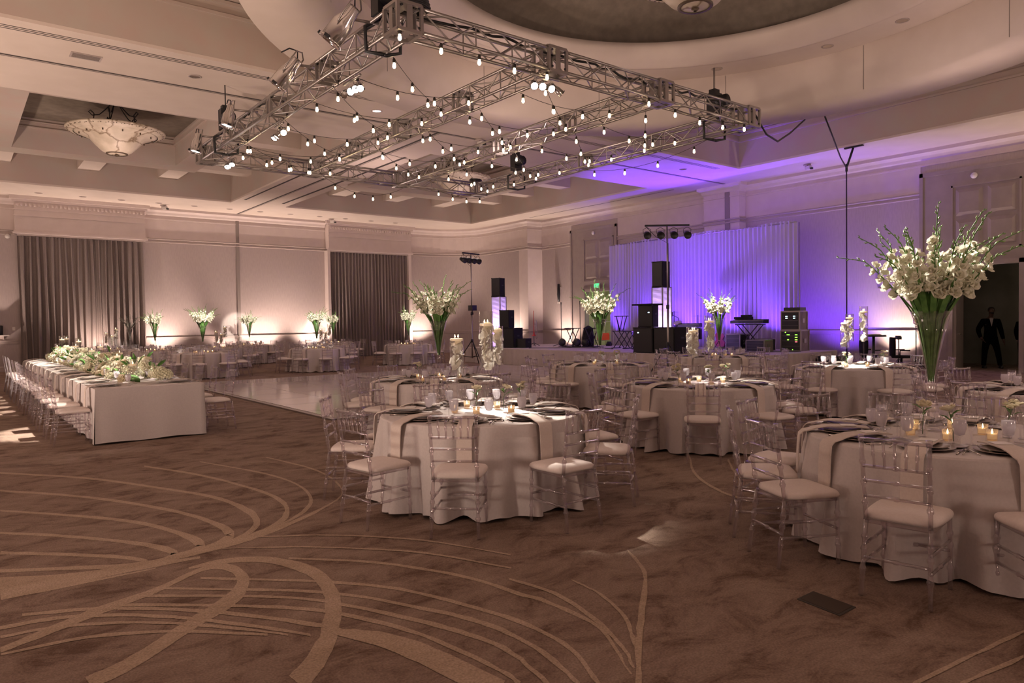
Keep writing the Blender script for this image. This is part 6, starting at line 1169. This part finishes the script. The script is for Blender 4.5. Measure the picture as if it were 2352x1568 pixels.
def keyboard(x, y, z, rz, w, lab):
    t = TH('keyboard', lab, 'keyboard', (x, y, z), rz); MB().box((0, 0, .05), (w, .34, .09)).box((0, -.13, .11), (w, .08, .04)).obj('keyboard_body', M_blk, t)
    wk = MB(); bk = MB(); n = 30
    for i in range(n):
        q = -w / 2 + .06 + i * (w - .12) / n; wk.bb(q, q + (w - .12) / n * .85, .02, .155, .095, .103)
        if i % 7 not in (2, 6): bk.bb(q + (w - .12) / n * .6, q + (w - .12) / n * 1.15, -.02, .08, .103, .112)
    tag(wk.obj('white_keys', M_china, t), kind='stuff'); tag(bk.obj('black_keys', M_blk, t), kind='stuff'); return t
xstand(19.6, 12.9, FA, .75, .82, 'black cross-leg keyboard stand before the drape at right'); keyboard(19.55, 12.9, SZ + .85, FA, 1.15, 'black keyboard on the cross-leg stand in front of the drape')
xstand(19.0, 14.75, FA, .5, .72, 'black stand under the small keyboard by the drums'); keyboard(18.95, 14.7, SZ + .75, FA + .3, .7, 'small tilted keyboard behind the front subwoofers')
tag(MB().box((19.55, 13.1, SZ + 1.02), (.3, .5, .08), .2).box((19.55, 13.0, SZ + 1.09), (.18, .3, .06), -.2).obj('gear_bag', M_blk2), 'lumpy black bag lying on the right keyboard', 'bag')
dk = TH('drum_kit', 'compact drum kit partly hidden behind the light stand', 'drum kit', (19.3, 15.2, SZ))
def drum(x, y, z, r, h, tilt=0, ax='Y'):
    M4 = Matrix.Translation((x, y, z)) @ Matrix.Rotation(tilt, 4, ax)
    d = MB().lathe([(0, 0), (r, 0), (r, h), (r * .97, h + .01), (0, h + .01)], 22, M=M4).obj('drum_shell', M_blk, dk); MB().lathe([(r + .008, h - .02), (r + .008, h + .012), (r - .005, h + .012)], 22, M=M4).obj('hoop', M_steel, d); MB().lathe([(0, h + .012), (r * .96, h + .012)], 22, M=M4).obj('drum_head', M_china, d)
drum(.1, 0, .28, .26, .4, -PI / 2); drum(-.1, .45, .55, .17, .15); drum(-.05, -.5, .35, .2, .35); drum(-.1, .15, .72, .14, .2, -.4)
for x, y, z in ((-.1, .75, 1.02), (0, -.55, 1.1), (-.1, .35, 1.25)):
    MB().lathe([(0, .02), (.05, .02), (.2, 0)], 20, (x, y, z)).obj('cymbal', M_steel, dk); MB().tube([(x, y, .02), (x, y, z + .04)], .01).obj('cymbal_stand', M_blk, dk)
gt = TH('bass_guitar', 'red-necked bass guitar upright on a stand before the drape', 'guitar', (19.5, 13.95, SZ), FA)
MB().prism([(-.16, 0), (-.2, .12), (-.12, .22), (-.17, .33), (-.1, .42), (-.03, .36), (.04, .36), (.12, .44), (.17, .36), (.12, .22), (.2, .12), (.14, 0), (0, -.03)], -.025, .025)
gm = MB(); pts = [(-.16, 0), (-.2, .12), (-.12, .22), (-.17, .33), (-.1, .42), (-.03, .36), (.04, .36), (.12, .44), (.17, .36), (.12, .22), (.2, .12), (.14, 0), (0, -.03)]
gm.add([(a, -.03, b + .12) for a, b in pts] + [(a, .02, b + .12) for a, b in pts], [tuple(range(13)), tuple(range(25, 12, -1))] + [(i, 13 + i, 13 + (i + 1) % 13, (i + 1) % 13) for i in range(13)]); gm.obj('body', mat('pink_body', (.7, .12, .45), .25), gt)  # body in one even glossy pink
MB().box((0, 0, .85), (.05, .025, .75)).obj('neck', M_red, gt); MB().box((.01, 0, 1.29), (.09, .02, .16)).obj('headstock', M_red, gt)
for i in range(4): MB().box((-.055, 0, 1.24 + i * .035), (.03, .012, .015)).obj('tuning_peg', M_steel, gt)
MB().tube([(-.15, .15, 0), (0, .05, .3), (.15, .15, 0)], .012).tube([(0, .05, .3), (0, -.15, .0)], .012).obj('guitar_stand', M_blk, gt)
for x, y, l in ((19.0, 20.95, 'round black floor fan beside the left mic stand'), (19.1, 20.2, 'round black floor fan between stands near the stage door'), (19.3, 19.95, 'large round black bag on the stage near the door')):
    t = tag(MB().lathe([(0, -.08), (.13, -.08), (.15, -.03), (.15, .06), (0, .08)], 16, M=Matrix.Translation((x, y, SZ + .17)) @ Matrix.Rotation(-1.2, 4, 'Y')).obj('floor_lamp_can', M_blk), l, 'stage gear'); MB().box((x + .02, y, SZ + .015), (.2, .22, .03)).obj('base', M_blk, t)
gb = tag(MB().tube([(19.5, 20.0, SZ), (19.5, 20.0, SZ + .35), (19.52, 20.0, SZ + .72), (19.55, 20, SZ + .8)], [.22, .24, .18, .06], 10).obj('gig_bag', M_blk2), 'upright black gig bag on the stage by the side door', 'bag')
MB().tube([(19.3, 20.0, SZ + .3), (19.26, 20.0, SZ + .5), (19.34, 20, SZ + .66)], .012).obj('strap', M_blk, gb)
def rackcase(x, y, z, rz, d, lab, leds, sidem):
    t = TH('flight_case_rack', lab, 'rack case', (x, y, z), rz); w, dp, h = d
    MB().box((0, 0, h / 2), (w, dp, h)).obj('case_body', sidem, t); MB().box((0, dp / 2 + .003, h / 2), (w * .9, .01, h * .88)).obj('rack_face', M_blk, t)
    mb = M_alu
    for a in (-1, 1):
        for b in (-1, 1): MB().box((a * w / 2, b * dp / 2, h / 2), (.03, .03, h)).obj('edge_extrusion', mb, t)
    for zz in (0.0, h):
        for b in (-1, 1): MB().box((0, b * dp / 2, zz), (w, .03, .03)).obj('edge_extrusion', mb, t); MB().box((b * w / 2, 0, zz), (.03, dp, .03)).obj('edge_extrusion', mb, t)
    MB().box((w / 2 + .006, 0, h * .5), (.012, .16, .13)).obj('side_latch', M_alu, t); MB().box((w / 2 + .014, 0, h * .5), (.01, .11, .08)).obj('latch_recess', M_blk, t); MB().box((-w / 2 - .006, 0, h * .5), (.012, .16, .13)).obj('side_latch', M_alu, t)
    for (lx, lz, lw, c) in leds: MB().box((lx * w, dp / 2 + .012, lz * h), (lw, .006, .022)).obj('indicator', LEDM[c], t)
    for i in range(3): MB().box((0, dp / 2 + .009, h * (.25 + .25 * i)), (w * .86, .004, .006)).obj('unit_gap', M_seam, t)
LEDM = {'c': mat('cyan_led', (.6, .95, 1), .5, emit=(.55, .95, 1), es=5), 'g': mat('green_led', (.2, 1, .1), .5, emit=(.25, 1, .05), es=4), 'r': mat('red_led', (1, .1, .1), .5, emit=(1, .1, .12), es=4)}
RX, RY = 20.2, 11.75
rackcase(RX, RY, SZ, FA + .12, (.62, .60, .62), 'lower flight-case rack with green and red indicators', [(-.28, .80, .07, 'g'), (-.28, .68, .07, 'g'), (-.28, .56, .07, 'g'), (-.28, .46, .06, 'r'), (.08, .80, .05, 'g'), (.16, .80, .03, 'g'), (.25, .92, .03, 'g'), (.12, .56, .05, 'g'), (-.1, .08, .02, 'g')], M_case)
rackcase(RX, RY + .02, SZ + .64, FA + .12, (.56, .56, .56), 'upper flight-case rack with four cyan indicators, stacked on the lower', [(-.22, .74, .06, 'c'), (-.22, .64, .06, 'c'), (.2, .74, .06, 'c'), (.2, .64, .06, 'c')], M_case)
tag(MB().box((RX, RY, SZ + 1.27), (.42, .5, .10), .12).box((RX - .2, RY, SZ + 1.27), (.02, .46, .08), .12).obj('rack_mixer', M_blk), 'flat black unit lying on top of the flight cases', 'mixer')
rackcase(19.6, 13.35, SZ, FA, (.5, .5, .52), 'plain black amplifier under the right keyboard', [], M_blk2)
rackcase(19.4, 12.45, SZ, FA, (.62, .45, .34), 'low grey flight case right of the keyboard stand', [], M_case); rackcase(19.2, 11.95 + .75, SZ + .0, FA, (.02, .02, .02), 'x', [], M_blk2) if False else None
rackcase(20.0, 12.62, SZ + .0, FA, (.4, .4, .36), 'small amplifier with one blue light near the drape end', [(.2, .8, .05, 'c')], M_blk2)
for i, (P, l) in enumerate(((((17.2, 20.8), (18.2, 19.6), (18.6, 18.4), (18.1, 17.2)), 'left'), (((17.9, 13.2), (18.6, 12.4), (19.2, 11.6), (19.9, 11.2)), 'right'), (((19.0, 21.2), (18.6, 20.4), (19.0, 19.4), (19.4, 18.8)), 'rear'))):
    Q = []
    for a, b in zip(P, P[1:]):
        for j in range(5): u = j / 5; Q.append((a[0] + (b[0] - a[0]) * u + .05 * math.sin(j * 2 + i), a[1] + (b[1] - a[1]) * u + .05 * math.cos(j * 3), SZ + .012))
    tag(MB().tube(Q, .012, 5).obj('stage_cable', M_blk), 'black cable snaking over the %s part of the stage' % l, 'cable')
# ---- equipment right of the stage
def office_chair(x, y, rz, lab):
    t = TH('office_chair', lab, 'chair', (x, y, 0), rz)
    mb = MB(); mb.lathe([(0, .44), (.24, .44), (.26, .47), (.25, .51), (0, .52)], 16); mb.obj('seat', M_blk2, t)
    g = []
    for z, w in ((.50, .20), (.62, .25), (.8, .27), (.97, .25), (1.02, .2)): g.append([(w * math.sin(a), -.25 + .08 * (1 - math.cos(a)) * 2, z) for a in [-.9 + .3 * k for k in range(7)]])
    mb = MB(); g2 = [[(a, b - .05, c) for a, b, c in r] for r in g]
    for p, q in zip(g, g[1:]): mb.strip(p, q)
    for p, q in zip(g2, g2[1:]): mb.strip(q, p)
    mb.strip(g[-1], g2[-1]); mb.obj('backrest', M_blk2, t)
    for s in (-1, 1): MB().tube([(s * .24, -.1, .46), (s * .28, -.1, .66), (s * .28, .15, .66)], .02, 6).obj('armrest', M_blk, t)
    MB().tube([(0, 0, .08), (0, 0, .45)], .03).obj('column', M_blk, t)
    for k in range(5): a = k * 2 * PI / 5; MB().tube([(0, 0, .1), (.28 * math.cos(a), .28 * math.sin(a), .06)], .018).lathe([(0, 0), (.025, .0), (.025, .05), (0, .05)], 8, (.28 * math.cos(a), .28 * math.sin(a), 0)).obj('caster_leg', M_blk, t)
office_chair(20.6, 9.65, -2.2, 'black office chair behind the bright table, left of the pair'); office_chair(20.9, 8.95, -2.5, 'black office chair, right of the pair, near the light tripods')
ct = TH('cocktail_table', 'black pedestal table between the two office chairs', 'table', (21.4, 9.95, 0)); MB().lathe([(0, 1.02), (.34, 1.02), (.34, 1.06), (0, 1.06)], 24).obj('tabletop', M_blk, ct); MB().tube([(0, 0, 0), (0, 0, 1.02)], .04).obj('column', M_blk, ct); MB().lathe([(0, 0), (.28, 0), (.26, .03), (0, .04)], 20).obj('base', M_blk, ct)
tag(MB().box((21.4, 9.95, 1.075), (.3, .4, .02), .4).box((21.35, 9.9, 1.09), (.2, .25, .012), .9).obj('papers', M_card), 'loose pale papers on the black pedestal table', 'papers')
def tripod(x, y, h, lab, big):
    t = TH('photo_light_stand', lab, 'light stand', (x, y, 0), .6); MB().tube([(0, 0, .1), (0, 0, h)], .013, 6).obj('pole', M_blk, t)
    for k in range(3): a = k * 2.09; MB().tube([(0, 0, .34), (.34 * math.cos(a), .34 * math.sin(a), .01)], .012, 5).tube([(0, 0, .12), (.2 * math.cos(a), .2 * math.sin(a), .15)], .008, 5).obj('leg', M_blk, t)
    if big:
        MB().box((0, .0, h + .06), (.14, .12, .16)).box((.0, 0, h + .17), (.34, .02, .015)).obj('lamp_head', M_blk, t); MB().box((-.1, .03, h + .05), (.1, .1, .12)).obj('barn_door', mat('copper_reflector', (.7, .35, .15), .3, .6), t)
    else: MB().box((0, 0, h + .04), (.24, .12, .09)).box((.1, 0, h + .05), (.06, .14, .11)).obj('lamp_head', M_blk, t)
tripod(22.35, 9.65, .92, 'low tripod with small black lamp beside the bright uplight', False); tripod(22.2, 9.1, 1.40, 'taller tripod with copper-lined lamp left of the doorway', True)
tag(MB().box((19.75, 10.35, .22), (.7, .6, .44)).box((19.75, 10.35, .47), (.66, .56, .06)).obj('covered_case', M_blk2), 'low black covered case right of the flight-case racks', 'case')
# ---- left wall shelf
sh = TH('wall_shelf', 'thin pale wall shelf at the far left edge', 'shelf', (1.25, 32.72, 1.36)); MB().box((0, 0, 0), (.95, .34, .035)).obj('shelf_board', M_china, sh)
for x in (-.3, .3): MB().box((x, .1, -.08), (.03, .14, .13)).obj('bracket', M_trim, sh)
tag(MB().lathe([(0, 0), (.11, 0), (.12, .02), (.12, .33), (.10, .36), (0, .37)], 16, (1.42, 32.7, 1.38)).obj('ice_bucket', M_blk), 'dark drum-shaped canister on the wall shelf at far left', 'canister')
tag(MB().box((1.88, 32.88, 1.62), (.09, .02, .13)).box((1.88, 32.865, 1.62), (.03, .02, .05)).obj('light_switch', M_china), 'small white light switch beside the left curtain', 'light switch')
tag(MB().lathe([(0, 0), (.09, 0), (.09, .03), (.06, .06), (0, .07)], 12, M=Matrix.Translation((1.78, 32.88, 5.1)) @ Matrix.Rotation(PI / 2, 4, 'X')).obj('wall_detector', M_china), 'small round white detector high beside the left curtain', 'detector')
tag(MB().lathe([(0, 0), (.09, 0), (.09, .03), (.06, .06), (0, .07)], 12, M=Matrix.Translation((23.22, 7.95, 5.62)) @ Matrix.Rotation(-PI / 2, 4, 'Y')).obj('wall_detector', M_china), 'small round white detector above the right doorway panels', 'detector')
tag(MB().lathe([(0, 0), (.09, 0), (.09, .03), (.06, .06), (0, .07)], 12, M=Matrix.Translation((23.22, 23.4, 5.62)) @ Matrix.Rotation(-PI / 2, 4, 'Y')).obj('wall_detector', M_china), 'small round white detector above the stage door panels', 'detector')
# ================================================ PEOPLE
def skin(name, verts, edges, radii, m, parent=None, sub=2, root=0):
    me = bpy.data.meshes.new(name); me.from_pydata(verts, edges, []); me.materials.append(m); o = O(name, me, parent)
    md = o.modifiers.new('skin', 'SKIN'); md.use_smooth_shade = True
    for i, v in enumerate(me.skin_vertices[0].data): v.radius = radii[i] if isinstance(radii[i], tuple) else (radii[i], radii[i]); v.use_root = (i == root)
    s = o.modifiers.new('sub', 'SUBSURF'); s.levels = sub; s.render_levels = sub
    bpy.context.view_layer.update(); dg = bpy.context.evaluated_depsgraph_get(); me2 = bpy.data.meshes.new_from_object(o.evaluated_get(dg)); o.modifiers.clear(); o.data = me2; me2.name = name
    for p in me2.polygons: p.use_smooth = True
    return o
def person(x, y, rz, s, lab, arms, legs, head, skinm, hair=True, scarf=False):
    """figure facing local -Y; arms/legs are joint lists"""
    V = [(0, 0, .96), (0, .01, 1.12), (0, .01, 1.28), (0, .015, 1.42), (0, .01, 1.52)]; E_ = [(0, 1), (1, 2), (2, 3), (3, 4)]; Rr = [(.12, .08), (.12, .085), (.165, .115), (.16, .10), (.06, .06)]
    hv = []
    def chain(a, pts, rs):
        p = a
        for q, r in zip(pts, rs): V.append(q); Rr.append(r); E_.append((p, len(V) - 1)); p = len(V) - 1
        return p
    hx, hy = head
    chain(4, [(hx * .5, -.01 + hy * .5, 1.60), (hx, -.015 + hy, 1.68), (hx, -.02 + hy, 1.76), (hx, -.01 + hy, 1.82)], [(.062, .065), (.078, .092), (.08, .098), (.055, .07)])
    for A_ in arms:
        e = chain(3, A_, [(.075, .075), (.056, .056), (.046, .046), (.033, .036)]); w = Vector(A_[-1]); d = (w - Vector(A_[-2])).normalized(); sgn = 1 if w.x > 0 else -1
        pe = chain(e, [tuple(w + d * .06)], [(.024, .04)])
        for k, L_ in enumerate((.060, .068, .064, .052)):
            sp = Vector((0, 1, 0)) * (-.03 + .02 * k); chain(pe, [tuple(w + d * .10 + sp), tuple(w + d * (.10 + L_ * .55) + sp + Vector((-sgn * .008, 0, 0))), tuple(w + d * (.10 + L_ * .95) + sp * 1.0 + Vector((-sgn * .022, 0, 0)))], [.0095, .0085, .0065])
        chain(e, [tuple(w + d * .045 + Vector((0, -.045, 0))), tuple(w + d * .085 + Vector((0, -.06, 0)))], [.011, .008])
    for L_ in legs:
        chain(0, L_, [(.098, .10), (.068, .072), (.05, .052), (.045, .06)])
        f = Vector(L_[-1]); chain(len(V) - 1, [(f.x * 1.05, f.y - .12, .035)], [(.04, .03)])
    t = TH('person', lab, 'person', (x, y, 0), rz); t.scale = (s, s, s)
    skin('body', V, E_, Rr, skinm, t)
    # face
    hz = 1.735; fy = hy - .108
    mb = MB(); mb.add([(hx - .012, fy + .01, hz + .02), (hx + .012, fy + .01, hz + .02), (hx + .018, fy + .008, hz - .02), (hx - .018, fy + .008, hz - .02), (hx, fy - .022, hz - .018)], [(0, 1, 4), (1, 2, 4), (2, 3, 4), (3, 0, 4)]); mb.obj('nose', skinm, t)
    for q in (-1, 1):
        MB().lathe([(0, -.008), (.008, 0), (0, .008)], 8, (hx + q * .03, fy + .008, hz + .025)).obj('eye', M_china, t); MB().lathe([(0, -.03), (.012, -.01), (.014, .01), (0, .03)], 8, (hx + q * .083, hy, hz)).obj('ear', skinm, t)
    MB().box((hx, fy + .006, hz - .05), (.045, .008, .010)).obj('mouth', mat('lips', (.12, .04, .035), .6), t)
    if hair: MB().lathe([(.088, .0), (.092, .04), (.078, .085), (.04, .11), (0, .115)], 16, (hx, hy + .012, 1.735), M=None).obj('hair', M_hair, t); MB().lathe([(.0, -.02), (.05, -.015), (.062, .02), (.05, .035)], 12, (hx, hy - .055, 1.66)).obj('beard', M_hair, t)
    if scarf: MB().lathe([(.10, -.12), (.105, -.05), (.108, .04), (.09, .09), (.045, .12), (0, .125)], 16, (hx, hy + .01, 1.735)).obj('head_scarf', M_veil, t)
    # jacket: torso and sleeves, trousers, shoes
    JV = [(0, 0, .80), (0, .005, 1.02), (0, .01, 1.14), (0, .01, 1.28), (0, .02, 1.43), (0, .02, 1.50)]; JE = [(i, i + 1) for i in range(5)]; JR = [(.20, .145), (.195, .145), (.175, .13), (.185, .135), (.175, .115), (.085, .075)]
    for A_ in arms:
        p = 4
        for q, r in zip(A_, [(.092, .095), (.072, .072), (.058, .058)]): JV.append(q); JR.append(r); JE.append((p, len(JV) - 1)); p = len(JV) - 1
        a, b = Vector(A_[2]), Vector(A_[3]); JV.append(tuple(a.lerp(b, .85))); JR.append((.048, .048)); JE.append((p, len(JV) - 1))
    skin('jacket', JV, JE, JR, M_suit, t)
    TV = [(0, 0, 1.03), (0, 0, .88)]; TE = [(0, 1)]; TR = [(.175, .125), (.17, .125)]
    for L_ in legs:
        p = 1
        for q, r in zip(L_[:3], [(.112, .115), (.085, .085), (.07, .07)]): TV.append(q); TR.append(r); TE.append((p, len(TV) - 1)); p = len(TV) - 1
        TV.append((L_[3][0], L_[3][1], .07)); TR.append((.066, .07)); TE.append((p, len(TV) - 1))
    skin('trousers', TV, TE, TR, M_suit, t)
    for L_ in legs: MB().lathe([(0, 0), (.055, 0), (.058, .03), (.05, .075), (0, .085)], 14, M=Matrix.Translation((L_[3][0], L_[3][1] - .06, .0)) @ Matrix.Diagonal((1, 2.5, 1, 1))).obj('shoe', M_blk, t)
    if not scarf: mb = MB(); mb.add([(-.05, -.108, 1.50), (.05, -.108, 1.50), (0, -.142, 1.26), (0, -.02, 1.54)], [(0, 2, 1), (0, 1, 3)]); mb.obj('shirt', M_shirt, t)
    return t
person(24.74, 8.02, -1.05, 1.0, 'man in a dark suit with open shirt standing in the right doorway', [[(-.19, .01, 1.42), (-.32, .05, 1.17), (-.27, -.02, .96), (-.235, -.05, .90)], [(.19, .01, 1.42), (.27, .03, 1.16), (.315, .0, .93), (.335, -.01, .84)]],
       [[(-.11, 0, .84), (-.15, -.01, .48), (-.17, .01, .12), (-.17, .0, .05)], [(.11, 0, .84), (.19, -.01, .48), (.25, .01, .12), (.26, .0, .05)]], (.02, .0), M_skin)
person(25.35, 7.33, 1.2, .94, 'person in black with pale head covering, half hidden by the door jamb', [[(-.18, .01, 1.42), (-.25, .03, 1.17), (-.22, -.08, .98), (-.18, -.14, .95)], [(.18, .01, 1.42), (.25, .03, 1.17), (.25, -.02, .96), (.24, -.04, .87)]],
       [[(-.10, 0, .84), (-.11, -.01, .48), (-.12, .01, .12), (-.12, .0, .05)], [(.10, 0, .84), (.11, -.01, .48), (.12, .01, .12), (.12, .0, .05)]], (0, 0), M_skin2, False, True)
